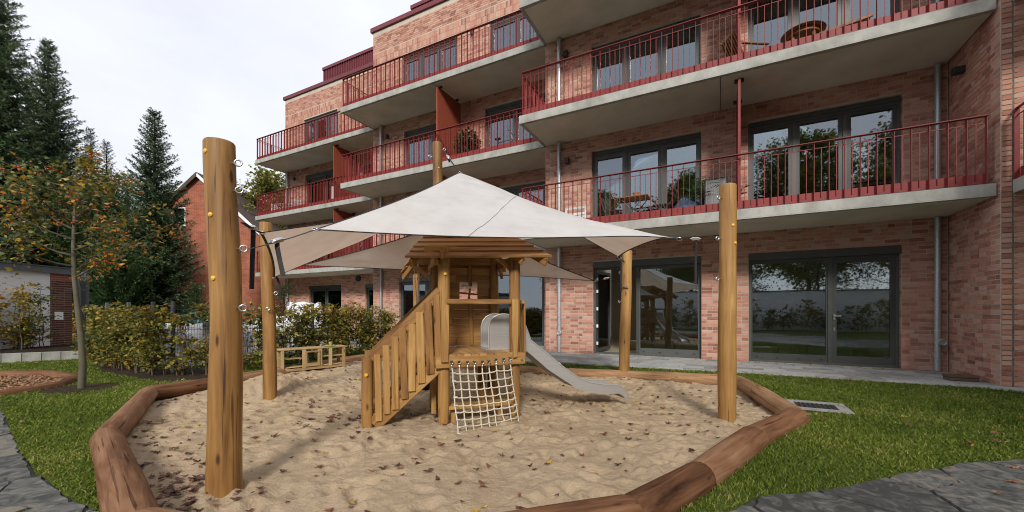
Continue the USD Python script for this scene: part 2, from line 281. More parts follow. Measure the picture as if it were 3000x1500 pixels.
# sand: damp and dry patches, grains, small relief
mat('sand', {
    'tc': ('texture_coordinate', {}), 'n1': ('noise_texture', {'scale': 0.9, 'detail': 5.0, 'roughness': 0.6}), 'n2': ('noise_texture', {'scale': 14.0, 'detail': 6.0, 'roughness': 0.7}), 'n3': ('noise_texture', {'scale': 220.0, 'detail': 3.0}),
    'r': ('rgb_ramp', {'ramp': [(0.25, (0.325, 0.240, 0.152)), (0.5, (0.425, 0.325, 0.215)), (0.75, (0.50, 0.395, 0.272))]}), 'mf': ('mix', {'mix_type': 'mix', 'fac': 0.30}),
    'g': ('map_range', {'from_min': 0.3, 'from_max': 0.7, 'to_min': 0.80, 'to_max': 1.16}), 'mu': ('mix', {'mix_type': 'multiply', 'fac': 1.0}), 'r2': ('rgb_ramp', {'ramp': [(0.3, (0.22, 0.152, 0.086)), (0.7, (0.50, 0.378, 0.246))]}),
    'ba': ('bump', {'strength': 1.0, 'distance': 0.035}), 'bb': ('bump', {'strength': 0.6, 'distance': 0.004}), 'p': ('principled_bsdf', {'roughness': 0.95, 'specular_ior_level': 0.15})},
    [('tc.object', 'n1.vector'), ('tc.object', 'n2.vector'), ('tc.object', 'n3.vector'), ('n1.fac', 'r.fac'), ('n2.fac', 'r2.fac'), ('r.color', 'mf.color1'), ('r2.color', 'mf.color2'), ('n3.fac', 'g.value'), ('mf.color', 'mu.color1'), ('g.result', 'mu.color2'),
     ('mu.color', 'p.base_color'), ('n2.fac', 'ba.height'), ('n3.fac', 'bb.height'), ('ba.normal', 'bb.normal'), ('bb.normal', 'p.normal')])
# coated window glass: partly mirror, partly see-through
mat('window_glass', {
    'tr': ('transparent_bsdf', {'color': (0.62, 0.68, 0.64)}), 'tc': ('texture_coordinate', {}), 'n': ('noise_texture', {'scale': 1.1, 'detail': 1.0}), 'b': ('bump', {'strength': 0.5, 'distance': 0.006}),
    'gl': ('glossy_bsdf', {'color': (0.80, 0.90, 1.0), 'roughness': 0.015}), 'fr': ('fresnel', {'IOR': 2.7}), 'mc': ('mix_closure', {})},
    [('tc.object', 'n.vector'), ('n.fac', 'b.height'), ('b.normal', 'gl.normal'), ('fr.fac', 'mc.fac'), ('tr.BSDF', 'mc.closure1'), ('gl.BSDF', 'mc.closure2')], surface='mc.closure')
mat('lamp_light', {'e': ('emission', {'color': (1.0, 0.93, 0.80), 'strength': 9.0})}, [], surface='e.emission')
mat('house_brick', {
    'tc': ('texture_coordinate', {}), 'sp': ('separate_xyz', {}), 'cb': ('combine_xyz', {}),
    'br': ('brick_texture', {'color1': (0.33, 0.098, 0.052), 'color2': (0.24, 0.064, 0.038), 'mortar': (0.30, 0.19, 0.14), 'scale': 4.0, 'brick_width': 1.0, 'row_height': 0.333, 'mortar_size': 0.035, 'mortar_smooth': 0.3}),
    'n': ('noise_texture', {'scale': 1.2, 'detail': 4.0}), 'g': ('map_range', {'from_min': 0.3, 'from_max': 0.7, 'to_min': 0.78, 'to_max': 1.2}), 'mu': ('mix', {'mix_type': 'multiply', 'fac': 1.0}),
    'p': ('principled_bsdf', {'roughness': 0.9, 'specular_ior_level': 0.15})},
    [('tc.object', 'sp.vector'), ('sp.x', 'cb.x'), ('sp.z', 'cb.y'), ('cb.vector', 'br.vector'), ('tc.object', 'n.vector'), ('n.fac', 'g.value'), ('br.color', 'mu.color1'), ('g.result', 'mu.color2'), ('mu.color', 'p.base_color')])

# ------------------------------------------------------------------ the apartment building (local x along the facade, y inward, z up)
ES = np.array([0.8852, -0.4653]); EN = np.array([0.4653, 0.8852]); P0 = np.array([1.02, 12.24])
BZ = 0.08                                    # level of the paving along the building
MB = T(P0[0], P0[1], 0, math.atan2(ES[1], ES[0]))
def to_world(x, y, z): return np.array([*(P0 + x * ES + y * EN), z])
CL = np.array([(-P0) @ ES, (-P0) @ EN])
def wall_hit(u, v, y0):
    d = np.array([(u - CU) / F, 1.0]); dl = np.array([d @ ES, d @ EN]); t = (y0 - CL[1]) / dl[1]
    return CL[0] + t * dl[0], CZ + t * (HZ - v) / F
def project(x, y, z):
    w = to_world(x, y, z); return CU + F * w[0] / w[1], HZ - F * (w[2] - CZ) / w[1], w[1]

Z = [BZ, 3.216, 6.316, 9.416]; TH = 0.21; TOP = 13.70; BD = 1.60
BLK = {'A': (-18.0, -9.05, 3.43), 'B': (-9.02, -0.03, 1.68), 'C': (0.0, 8.81, 0.0), 'D': (8.81, 17.7, -1.75), 'E': (17.7, 26.5, -3.5), 'F': (26.5, 35.3, -5.2)}
bld = empty('apartment_building', M=MB, label='long stepped apartment block of pinkish red brick with deep red balcony railings', cat='building')

def opening(blk, u0, u1, top, lvl, kind, div=None):
    y0 = BLK[blk][2]; xa, xb = wall_hit(u0, 0, y0)[0], wall_hit(u1, 0, y0)[0]
    zt = wall_hit(top[0], top[1], y0)[1]; zb = Z[lvl] + (0.0 if lvl == 0 else TH + 0.03)
    d = None if div is None else [(wall_hit(u, 0, y0 + 0.12)[0] - xa) / (xb - xa) for u in div]
    return dict(blk=blk, xa=xa, xb=xb, zb=zb, zt=zt, lvl=lvl, kind=kind, div=d)
OPEN = [
    opening('C', 1737, 2055, (1737, 768), 0, 'door_open', [1868]), opening('C', 2193, 2642, (2193, 743), 0, 'door_right', [2431]),
    opening('C', 1733, 2055, (1733, 444), 1, 'triple'), opening('C', 2191, 2646, (2191, 358), 1, 'triple'),
    opening('C', 1733, 2053, (1733, 136), 2, 'triple'), opening('C', 2191, 2642, (2191, -40), 2, 'triple'),
    opening('B', 1168, 1330, (1168, 815), 0, 'double'), opening('B', 1425, 1594, (1425, 786), 0, 'double'),
    opening('B', 1184, 1345, (1184, 590), 1, 'double'), opening('B', 1420, 1597, (1420, 558), 1, 'double'),
    opening('B', 1184, 1345, (1184, 385), 2, 'double'), opening('B', 1420, 1597, (1420, 318), 2, 'double'),
    opening('B', 1177, 1340, (1177, 168), 3, 'triple'), opening('B', 1433, 1597, (1433, 64), 3, 'double'),
    opening('A', 905, 999, (905, 838), 0, 'double'), opening('A', 1070, 1101, (1070, 833), 0, 'single'),
    opening('A', 894, 1000, (894, 669), 1, 'double'), opening('A', 894, 1000, (894, 513), 2, 'double'), opening('A', 890, 988, (890, 352), 3, 'triple'),
    opening('A', 1040, 1088, (1040, 490), 2, 'single'), opening('A', 1040, 1088, (1040, 655), 1, 'single'),
]
for o in OPEN: o['zt'] = max(o['zt'], o['zb'] + 2.1)

ROWS = []      # every brick: lo, hi
def fill(xa, xb, seed):
    """lengths of bricks laid from xa to xb"""
    r = random.Random(seed); x = xa + 0.006; out = []
    while xb - x > 0.05:
        l = 0.24 if r.random() < 0.70 else 0.115
        if x == xa + 0.006 and r.random() < 0.5: l = r.choice([0.115, 0.175])
        if xb - x - l < 0.075: l = xb - x - 0.006
        if l > 0.30: l = 0.16
        out.append((x, x + l)); x += l + 0.013
    return out
def lay(blk, xa, xb, z0, z1, opens, joints=(), soldier=None):
    y0 = BLK[blk][2]; k = 0; z = z0 + 0.006
    while z + 0.071 < z1:
        mid = z + 0.035
        if soldier and soldier[0] < mid < soldier[1]:
            zz = soldier[0]
            while zz + 0.20 < soldier[1]:
                cut = sorted([(o['xa'], o['xb']) for o in opens if o['zb'] < zz + 0.12 < o['zt']]); a = xa
                for p, q in cut + [(xb, xb)]:
                    x = a + 0.005
                    while x + 0.071 < p:
                        d = random.uniform(0, 0.003); ROWS.append(((x, y0 - d, zz), (x + 0.071, y0 + 0.02, zz + 0.228), 'f')); x += 0.083
                    a = q
                zz += 0.24
            z = soldier[1] + 0.035; continue
        cut = sorted([(o['xa'], o['xb']) for o in opens if o['zb'] - 0.02 < mid < o['zt'] + 0.004] + [(j - 0.007, j + 0.007) for j in joints]); a = xa
        for p, q in cut + [(xb, xb)]:
            if p > a:
                for s, e in fill(a, p, f'{blk}{k}{a:.2f}'):
                    d = random.uniform(0, 0.0035); ROWS.append(((s, y0 - d, z), (e, y0 + 0.02, z + 0.069), 'f'))
            a = max(a, q)
        for o in opens:                                     # bricks that turn into the reveals
            if o['zb'] - 0.02 < mid < o['zt']:
                w = 0.115 if k % 2 else 0.10
                ROWS.append(((o['xa'] - 0.02, y0 + 0.022, z), (o['xa'] + random.uniform(0.003, 0.006), y0 + w + 0.022, z + 0.069), 'f'))
                ROWS.append(((o['xb'] - random.uniform(0.003, 0.006), y0 + 0.022, z), (o['xb'] + 0.02, y0 + w + 0.022, z + 0.069), 'f'))
        z += 0.0833; k += 1
def lay_return(x0, ya, yb, z0, z1):
    z = z0 + 0.006; k = 0
    while z + 0.071 < z1:
        for s, e in fill(ya, yb, f'R{x0}{k}'):
            d = random.uniform(0, 0.0035); ROWS.append(((x0 - d, s, z), (x0 + 0.02, e, z + 0.069), 'r'))
        z += 0.0833; k += 1
jC = wall_hit(1611, 0, 0)[0]; jC2 = wall_hit(2662, 0, 0)[0]; jD = wall_hit(2968, 0, -1.75)[0]
ob = lambda b: [o for o in OPEN if o['blk'] == b]
lay('C', 0.004, 8.80, BZ, 9.45, ob('C'), joints=(jC,))
lay('D', 8.815, 11.2, BZ, 9.45, [], joints=(jD,))
lay('B', -9.016, -0.04, BZ, 13.55, ob('B'), soldier=(11.98, 12.70))
lay('A', -17.996, -9.06, BZ, 13.55, ob('A'), soldier=(11.98, 12.70))
lay_return(8.81, -1.735, -0.016, BZ, 9.45)

lo = np.array([r[0] for r in ROWS]); hi = np.array([r[1] for r in ROWS])
size = np.zeros(len(ROWS))
for i, (a, b, k) in enumerate(ROWS):
    c = [(a[0] + b[0]) / 2, (a[1] + b[1]) / 2 if k == 'r' else a[1], (a[2] + b[2]) / 2]
    u, v, d = project(*c)
    if -20 < u < 3020 and 0 < v < 1500: size[i] = F / d * max(b[0] - a[0] if k == 'f' else (b[1] - a[1]) * 0.7, 0.05)
single = set(np.argsort(-size)[:296].tolist())
btone = np.clip(RNG.beta(1.7, 1.7, len(ROWS)), 0, 1)

def wall_of(blk):
    x0, x1, y0 = BLK[blk]
    m = m3.Manifold.cube([x1 - x0, 0.30, TOP - BZ + 0.3]).translate([x0, y0 + 0.006, BZ - 0.3])
    for o in ob(blk):
        m -= m3.Manifold.cube([o['xb'] - o['xa'], 1.0, o['zt'] - o['zb']]).translate([o['xa'], y0 - 0.3, o['zb']])
    return m
walls = {}
for b in 'ABCDEF':
    walls[b] = put('brick_wall', wall_of(b), 'mortar', bld, tone=0.5)
ret = put('brick_wall', bx(8.816, 9.0, -1.744, -0.002, BZ - 0.3, TOP), 'mortar', bld, tone=0.5)
for b, yb in (('A', 6.0), ('B', 3.43), ('C', 1.68), ('E', -1.75), ('F', -3.5)):      # side walls that show only from aside
    x0, x1, y0 = BLK[b]; put('side_wall', bx(x0 + 0.004, x0 + 0.25, y0 + 0.31, yb + 3.0, BZ - 0.3, TOP), 'brick', bld, tone=0.5)
who = np.array(['r' if r[2] == 'r' else next(b for b in 'ABCD' if BLK[b][0] - 0.05 <= r[0][0] < BLK[b][1] - 0.005 + 0.03 and abs(r[0][1] - BLK[b][2]) < 0.06) for r in ROWS])
for key, par in list(walls.items()) + [('r', ret)]:
    idx = [i for i in np.where(who == key)[0] if i not in single]
    if idx:
        msh, num = boxes(lo[idx], hi[idx])
        put('bricks', msh, 'brick', par, tone=btone[idx][num], kind='stuff')
for i in sorted(single):
    msh, _ = boxes(lo[i:i + 1], hi[i:i + 1])
    put('brick', msh, 'brick', walls.get(who[i], ret), tone=float(btone[i]))

# rooms behind the facade
for b in 'ABCDEF':
    x0, x1, y0 = BLK[b]
    for k, z in enumerate(Z):
        put('storey_floor', bx(x0 + 0.26, x1 - 0.02, y0 + 0.31, y0 + 7, z - 0.02 if k else BZ - 0.05, z + TH + 0.02 if k else BZ - 0.004), 'room_floor' if k == 0 else 'room_paint', bld)
    put('back_wall', bx(x0 + 0.26, x1 - 0.02, y0 + 7.0, y0 + 7.2, BZ - 0.1, TOP), 'room_paint', bld)
    xm = {'C': 4.45, 'B': -4.6, 'A': -13.0, 'D': 12, 'E': 22, 'F': 31}[b]
    put('inner_wall', bx(xm - 0.1, xm + 0.1, y0 + 0.31, y0 + 6.99, BZ, TOP - 0.1), 'room_paint', bld)
    put('inner_wall', bx(x1 - 0.2, x1 - 0.021, y0 + 0.31, y0 + 6.99, BZ, TOP - 0.1), 'room_paint', bld)
    put('roof_deck', bx(x0 + 0.01, x1 - 0.01, y0 + 0.31, y0 + 7.2, TOP - 0.4, TOP - 0.2), 'concrete', bld)
    put('parapet_cap', bx(x0 - 0.10, x1 - 0.01, y0 - 0.07, y0 + 0.34, TOP - 0.02, TOP + 0.16), 'maroon_metal', bld)
    put('parapet_cap', bx(x0 - 0.10, x0 + 0.28, y0 + 0.341, y0 + 5.0, TOP - 0.02, TOP + 0.16), 'maroon_metal', bld)

# windows and glazed doors
def ring(x0, x1, z0, z1, w, y0, y1):
    return [bx(x0, x0 + w, y0, y1, z0, z1), bx(x1 - w, x1, y0, y1, z0, z1), bx(x0 + w, x1 - w, y0, y1, z0, z0 + w), bx(x0 + w, x1 - w, y0, y1, z1 - w, z1)]
for o in OPEN:
    y0 = BLK[o['blk']][2]; xa, xb, zb, zt = o['xa'] + 0.006, o['xb'] - 0.006, o['zb'] + 0.002, o['zt'] - 0.003
    door = o['kind'].startswith('door')
    w = empty('glazed_door' if door else 'window', bld)
    yf = y0 + 0.115
    sb = 0.17 if o['lvl'] == 0 else 0.10
    put('shutter_box', bx(xa + 0.002, xb - 0.002, y0 - (0.012 if o['lvl'] == 0 else -0.09), y0 + 0.29, zt - sb, zt), 'window_frame_grey', w)
    zt2 = zt - sb - 0.001
    n = {'triple': 3, 'double': 2, 'single': 1}.get(o['kind'], 2)
    cuts = [0] + (o['div'] if o['div'] else [i / n for i in range(1, n)]) + [1]
    fw = 0.075
    put('frame', cat(ring(xa, xb, zb, zt2, 0.05, yf, yf + 0.10)), 'window_frame_grey', w)
    for q in cuts[1:-1]:
        xm = xa + q * (xb - xa); put('mullion', bx(xm - 0.035, xm + 0.035, yf - 0.006, yf + 0.10, zb + 0.051, zt2 - 0.051), 'window_frame_grey', w)
    for i in range(n):
        l = xa + cuts[i] * (xb - xa) + (0.051 if i == 0 else 0.036); r = xa + cuts[i + 1] * (xb - xa) - (0.051 if i == n - 1 else 0.036)
        b_, t_ = zb + 0.051, zt2 - 0.051
        if o['kind'] == 'door_open' and i == 0:               # the leaf stands open into the room
            M = T(l + 0.01, yf + 0.09, 0, math.radians(84))
            put('open_leaf', cat(ring(0, r - l - 0.02, b_, t_, 0.09, 0, 0.07)), 'window_frame_grey', w, M=M)
            put('pane', bx(0.09, r - l - 0.11, 0.03, 0.036, b_ + 0.09, t_ - 0.09), 'window_glass', w, M=M)
            for zz in (0.25, 0.75, 1.25, 1.75, 2.1):
                put('hinge', bx(l + 0.004, l + 0.05, yf + 0.03, yf + 0.075, BZ + zz, BZ + zz + 0.09), 'white_plastic', w)
            continue
        bw = fw if not door else (0.09 if (o['kind'] == 'door_right' and i == 1) else 0.03)
        bot = bw if not door else (0.16 if i == 0 or o['kind'] == 'door_open' else 0.16)
        put('leaf_frame', cat([bx(l, l + bw, yf + 0.012, yf + 0.085, b_, t_), bx(r - bw, r, yf + 0.012, yf + 0.085, b_, t_), bx(l + bw, r - bw, yf + 0.012, yf + 0.085, b_, b_ + bot), bx(l + bw, r - bw, yf + 0.012, yf + 0.085, t_ - bw, t_)]), 'window_frame_grey', w)
        put('pane', bx(l + bw - 0.004, r - bw + 0.004, yf + 0.045, yf + 0.052, b_ + bot - 0.004, t_ - bw + 0.004), 'window_glass', w)
        if door:
            for q in (0.08, 0.36, 0.64, 0.92):
                if not (o['kind'] == 'door_right' and i == 1): put('drain_slot', bx(l + q * (r - l) - 0.03, l + q * (r - l) + 0.03, yf + 0.006, yf + 0.013, b_ + 0.05, b_ + 0.07), 'black_plastic', w)
        if o['kind'] == 'door_right' and i == 1:
            put('handle', cat([bx(l + 0.025, l + 0.06, yf - 0.01, yf + 0.011, b_ + 0.98, b_ + 1.10), bx(l + 0.03, l + 0.16, yf - 0.05, yf - 0.025, b_ + 1.05, b_ + 1.075), bx(l + 0.03, l + 0.055, yf - 0.05, yf - 0.01, b_ + 1.05, b_ + 1.075)]), 'steel', w)
            put('lock', bx(l + 0.028, l + 0.062, yf - 0.006, yf + 0.011, b_ + 0.72, b_ + 0.80), 'steel', w)

# balconies: concrete slab, red railing (kick plate, flat blades, thin rods, two rails), partitions
def railing(x0, x1, yf, z, y_back, fine, end_right=False):
    r = empty('balcony_railing', bld)
    h, kp = 1.15, 0.20
    put('kick_plate', bx(x0, x1, yf, yf + 0.006, z - 0.012, z + kp), 'red_metal', r, tone=0.6)
    put('kick_plate', bx(x0, x0 + 0.006, yf + 0.007, y_back - 0.03, z - 0.012, z + kp), 'red_metal', r, tone=0.4)
    put('top_rail', bx(x0 - 0.01, x1, yf - 0.094, yf - 0.002, z + h, z + h + 0.012), 'red_metal', r)
    put('top_rail', bx(x0 - 0.05, x0 - 0.002, yf - 0.001, y_back - 0.01, z + h, z + h + 0.012), 'red_metal', r)
    put('lower_rail', bx(x0, x1, yf - 0.022, yf - 0.010, z + h - 0.105, z + h - 0.093), 'red_metal', r)
    put('lower_rail', bx(x0 - 0.022, x0 - 0.010, yf + 0.01, y_back - 0.01, z + h - 0.105, z + h - 0.093), 'red_metal', r)
    s = 0.234; n = int((x1 - x0) / s); blades, rods = [], []
    for i in range(n + 1):
        x = x0 + 0.004 + i * (x1 - x0 - 0.014) / n
        blades.append(bx(x - 0.004, x + 0.004, yf - 0.064, yf - 0.0005, z - 0.008, z + h - 0.001))
        if i < n:
            xr = x + 0.5 * (x1 - x0) / n
            rods.append(bx(xr - 0.0055, xr + 0.0055, yf - 0.022, yf - 0.0105, z + 0.09, z + h - 0.106))
    ny = max(1, int((y_back - yf) / s))
    for i in range(1, ny + 1):
        y = yf + i * (y_back - yf - 0.02) / ny
        blades.append(bx(x0 - 0.064, x0 - 0.0005, y - 0.004, y + 0.004, z - 0.008, z + h - 0.001))
        rods.append(bx(x0 - 0.022, x0 - 0.0105, y - 0.14, y - 0.129, z + 0.09, z + h - 0.106))
    if fine:
        for b in blades: put('blade', b, 'red_metal', r, tone=0.5 + 0.3 * (random.random() - 0.5))
        for b in rods: put('rod', b, 'red_metal', r, tone=0.5)
    else:
        put('bars', cat(blades + rods), 'red_metal', r, tone=0.5, kind='stuff')
    return r
def slab(x0, x1, yf, yb, z):
    prof = Polygon([(x0, yf), (x1, yf), (x1, yb), (x0, yb)])
    s = put('balcony_slab', bx(x0, x1, yf, yb, z + 0.02, z + TH), 'concrete', bld, tone=0.65)
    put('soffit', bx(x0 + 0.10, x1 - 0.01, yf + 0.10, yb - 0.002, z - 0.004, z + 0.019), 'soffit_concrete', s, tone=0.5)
    put('drip_edge', cat([bx(x0 + 0.002, x1, yf + 0.002, yf + 0.085, z, z + 0.019), bx(x0 + 0.002, x0 + 0.085, yf + 0.086, yb - 0.002, z, z + 0.019)]), 'concrete', s, tone=0.7)
    put('sealing_strip', bx(x0 + 0.01, x1 - 0.01, yf + 0.005, yf + 0.03, z + TH + 0.001, z + TH + 0.012), 'dark_metal', s)
for b in 'ABCDEF':
    x0, x1, y0 = BLK[b]
    nxt = {'A': 1.68, 'B': 0.0, 'C': -1.75, 'D': -3.5, 'E': -5.2, 'F': -9}[b]
    for k in (1, 2, 3):
        yf = y0 - BD; xr = x1 + (0.03 if b in 'AB' else 0.08 if b == 'C' else 0)
        xl = x0 - 0.06 if b < 'D' else x0 + 0.13
        xe = x1 - 0.02
        slab(xl, xe if nxt > yf else xe, yf - 0.075, y0 - 0.004, Z[k])
        fine = b == 'C' and k < 3 or (b == 'B' and k in (2, 3))
        railing(xl + 0.07, (x1 - 0.10) if b == 'C' else xe - 0.03, yf + 0.03, Z[k] + TH, y0, fine)
def partition(b, u, lvls):
    y0 = BLK[b][2]; yf = y0 - BD; x = wall_hit(u, 0, yf + 0.08)[0]
    for k in lvls:
        p = put('partition_panel', bx(x - 0.025, x + 0.025, yf + 0.09, y0 - 0.06, Z[k] + TH + 0.03, Z[k + 1] - 0.07), 'rust_panel' if b != 'C' else 'red_metal', bld)
        for yy in (yf + 0.25, y0 - 0.35): put('bracket', bx(x - 0.09, x + 0.09, yy, yy + 0.06, Z[k + 1] - 0.069, Z[k + 1] - 0.006), 'dark_metal', p)
partition('C', 2166, (1, 2)); partition('B', 1279, (1, 2)); partition('A', 977, (1, 2))

# downpipes, wall lamps, vent, roof storeys in ribbed metal
def downpipe(b, u, lvls):
    y0 = BLK[b][2]; x = wall_hit(u, 0, y0 - 0.09)[0]
    for k in lvls:
        zb = Z[k] + (TH if k else 0.0)
        d = put('downpipe', tube([(x, y0 - 0.09, zb + 0.01), (x, y0 - 0.09, Z[k + 1] - 0.01)], 0.052, 16), 'galvanised', bld, smooth=40)
        put('collar', tube([(x, y0 - 0.09, Z[k + 1] - 0.06), (x, y0 - 0.09, Z[k + 1] - 0.02)], 0.066, 16), 'galvanised', d, smooth=40)
        if k == 0:
            for zz in (0.30, 0.82, 1.05): put('collar', tube([(x, y0 - 0.09, BZ + zz), (x, y0 - 0.09, BZ + zz + 0.03)], 0.060, 16), 'galvanised', d, smooth=40)
            put('inspection_cap', tube([(x + 0.03, y0 - 0.10, BZ + 0.60), (x + 0.05, y0 - 0.19, BZ + 0.60)], 0.058, 16), 'galvanised', d, smooth=40)
            put('cap_rim', torus(0.058, 0.010, frame((x + 0.05, y0 - 0.19, BZ + 0.6), (x + 0.02, y0 - 0.19, BZ + 0.6)) @ trimesh.transformations.rotation_matrix(math.pi / 2, (1, 0, 0))), 'galvanised', d, smooth=True)
        for zz in (0.35, 2.0): put('pipe_bracket', bx(x - 0.075, x + 0.075, y0 - 0.10, y0 - 0.085, zb + zz, zb + zz + 0.03), 'galvanised', d)
downpipe('C', 1638, (0, 1, 2)); downpipe('C', 2747, (0, 1, 2)); downpipe('B', 1116, (0, 1, 2)); downpipe('A', 842, (0, 1, 2))
def lamp(b, u, v):
    y0 = BLK[b][2]; x, z = wall_hit(u, v, y0 - 0.06)
    l = put('wall_lamp', cbox(0.13, 0.11, 0.17, 0.012), 'dark_metal', bld, M=T(x, y0 - 0.060, z))
    put('lamp_base', bx(x - 0.05, x + 0.05, y0 - 0.006 - 0.012, y0 - 0.004, z - 0.06, z + 0.06), 'dark_metal', bld)
for a in (('C', 1661, 471), ('C', 1657, 158), ('B', 1133, 400), ('A', 861, 524), ('B', 1383, 94)): lamp(*a)
l_ = wall_hit(2799, 239, -0.06); put('wall_lamp', cbox(0.16, 0.14, 0.12, 0.012), 'dark_metal', bld, M=T(8.72, -0.62, 5.86))
x, z = wall_hit(1051, 816, 3.43); put('round_vent', tube([(x, 3.36, z), (x, 3.425, z)], 0.16, 20), 'black_plastic', bld, smooth=40)
for b, u, v in (('A', 948, 199), ('B', 1207, 17)):
    x0, x1, y0 = BLK[b]; ys = y0 + 1.0; xl, zt = wall_hit(u, v, ys); xr = x1 + (0.0 if b == 'A' else 0)
    ph = put('roof_storey', bx(xl, xr, ys + 0.03, ys + 4, TOP - 0.18, zt - 0.16), 'maroon_metal', bld, tone=0.3)
    put('roof_edge', bx(xl - 0.06, xr, ys - 0.05, ys + 4, zt - 0.159, zt), 'maroon_metal', ph, tone=0.6)
    ribs = [bx(q, q + 0.035, ys - 0.012, ys + 0.029, TOP - 0.18, zt - 0.161) for q in np.arange(xl, xr - 0.05, 0.14)] + [bx(xl - 0.035, xl - 0.001, q, q + 0.035, TOP - 0.18, zt - 0.161) for q in np.arange(ys, ys + 3.9, 0.14)]
    put('ribs', cat(ribs), 'maroon_metal', ph, tone=0.5, kind='stuff')
for u in (2110, 1268):                                            # joints between the slab castings, a dark filler strip
    b = 'C' if u > 1500 else 'B'; y0 = BLK[b][2]; x = wall_hit(u, 0, y0 - BD)[0]; k = 2 if b == 'C' else 3
    put('slab_joint', cat([bx(x - 0.008, x + 0.008, y0 - BD - 0.003, y0 - BD + 0.02, Z[k] + 0.002, Z[k] + TH - 0.002), bx(x - 0.008, x + 0.008, y0 - BD - 0.003, y0 - 0.02, Z[k] - 0.007, Z[k] + 0.001)]), 'black_plastic', bld)

# ------------------------------------------------------------------ ground, lawn, terrace, paths
def flat(poly, z, h=None):
    """triangulated horizontal sheet of a polygon (or a slab h thick below z)"""
    ms = []
    for p in (poly.geoms if hasattr(poly, 'geoms') else [poly]):
        if p.geom_type == 'Polygon' and p.area > 1e-4:
            m = ext(p, h or 0.02); m.apply_translation([0, 0, z - (h or 0.02)]); ms.append(m)
    return cat(ms)
disc = Point(0, 30).buffer(600, 48)
put('ground', flat(disc, -0.12, 0.3), 'far_ground', tone=0.5, kind='structure')
LZ = 0.05
def gp(u, v, z=LZ): return tuple(G(u, v, z)[:2])
# sandpit ring: upper middle line of the logs
RING = [G(397, 1489, .20), G(314, 1250, .20), G(435, 1131, .20), G(615, 1107, .18), G(780, 1082, .15), G(1003, 1046, .15), G(1085, 1036, .15), np.array([-1.2, 9.1, .16]), G(1574, 1074, .16),
        G(1967, 1090, .16), G(2165, 1100, .18), G(2225, 1130, .20), G(2335, 1193, .20), G(2210, 1247, .20), G(2050, 1352, .20), G(1850, 1452, .20), np.array([-0.15, 2.16, .20]), np.array([-1.25, 2.02, .20])]
PIT = Polygon([p[:2] for p in RING])
tb = lambda x, y: tuple(to_world(x, y, 0)[:2])
TERR = Polygon([tb(-22, 3.5), tb(-18, 3.5), tb(-18, 3.42), tb(-9.03, 3.42), tb(-9.03, 1.67), tb(0, 1.67), tb(0, 0), tb(8.8, 0), tb(8.8, -1.755), tb(17.7, -1.755), tb(17.7, -3.4), tb(10.3, -3.2), tb(8.55, -1.95), tb(5.2, -1.93), tb(2.6, -2.15), tb(0.2, -2.45), tb(-3, -2.3), tb(-9, -1.2), tb(-22, 1.0)])
PATH_R = Polygon([G(2080, 1530, LZ)[:2], gp(2141, 1500), gp(2211, 1456), gp(2330, 1446), gp(2441, 1434), gp(2540, 1416), gp(2630, 1389), gp(2720, 1375), gp(2818, 1358), gp(2920, 1352), gp(3000, 1344), (4.2, 3.0), (7.0, 2.2), (6.0, -3.0), (-3.0, -3.0), (0.2, 1.2), (0.9, 1.9)])
PATH_L = Polygon([gp(-260, 1140), gp(-60, 1172), gp(10, 1206), gp(30, 1260), gp(62, 1330), gp(80, 1348), gp(108, 1392), gp(140, 1404), gp(170, 1440), gp(236, 1474), gp(300, 1500), gp(330, 1560), (-1.5, 0.8), (-3.0, -3.0), (-8, -3), (-9.5, 4.0)])
CHIP = [gp(-330, 1092, .12), gp(-140, 1088, .12), gp(0, 1088, .12), gp(143, 1086, .12), gp(228, 1097, .12), gp(175, 1118, .12), gp(90, 1132, .12), gp(0, 1144, .12), gp(-200, 1168, .12), gp(-420, 1160, .12)]
CHIP_P = Polygon(CHIP)
YARD = Polygon([(-60, -30), (30, -30), (30, 14), tb(26, -3.5), tb(17.7, -3.5), tb(17.7, -1.75), tb(8.8, -1.75), tb(8.8, 0), tb(0, 0), tb(0, 1.7), tb(-9, 1.7), tb(-9, 3.45), tb(-24, 3.6), (-24, 40), (-60, 40)])
LAWN = YARD.difference(unary_union([PIT, TERR, PATH_R, PATH_L, CHIP_P]))
put('lawn', flat(LAWN, LZ, 0.15), 'lawn_soil', tone=0.5, kind='structure')
put('path_bed', flat(PATH_R.union(PATH_L), LZ - 0.010, 0.1), 'slate_stone', tone=0.12, kind='structure')
terr = put('terrace', flat(TERR, BZ - 0.022, 0.2), 'mortar', tone=0.1, kind='structure')
chipbed = put('wood_chip_bed', flat(CHIP_P, 0.02, 0.1), 'wood_chip', tone=0.3, kind='structure')

# pavers of the terrace, laid in rows along the facade
cells = []
yv = -3.3
while yv < 3.4:
    xv = -13.0 - random.random() * 0.6
    while xv < 12.5:
        l = random.choice([0.4, 0.5, 0.6]); c = Polygon([tb(xv + 0.004, yv + 0.004), tb(xv + l - 0.004, yv + 0.004), tb(xv + l - 0.004, yv + 0.296), tb(xv + 0.004, yv + 0.296)])
        q = c.intersection(TERR.buffer(-0.003))
        if q.geom_type == 'Polygon' and q.area > 0.01:
            cx, cy = q.centroid.coords[0]; cells.append((math.hypot(cx, cy), q))
        xv += l
    yv += 0.30
vis = [c for c in sorted(cells, key=lambda c: c[0]) if c[1].centroid.y > 3.0]
rest = []
for i, (d, q) in enumerate(vis):
    m = ext(q, 0.04); m.apply_translation([0, 0, BZ - 0.04 + random.uniform(-0.002, 0.002)])
    if i < 280: put('paver', m, 'paver', terr, tone=float(RNG.beta(2, 2)))
    else: rest.append(m)
if rest: put('pavers', cat(rest), 'paver', terr, tone=0.5, kind='stuff')

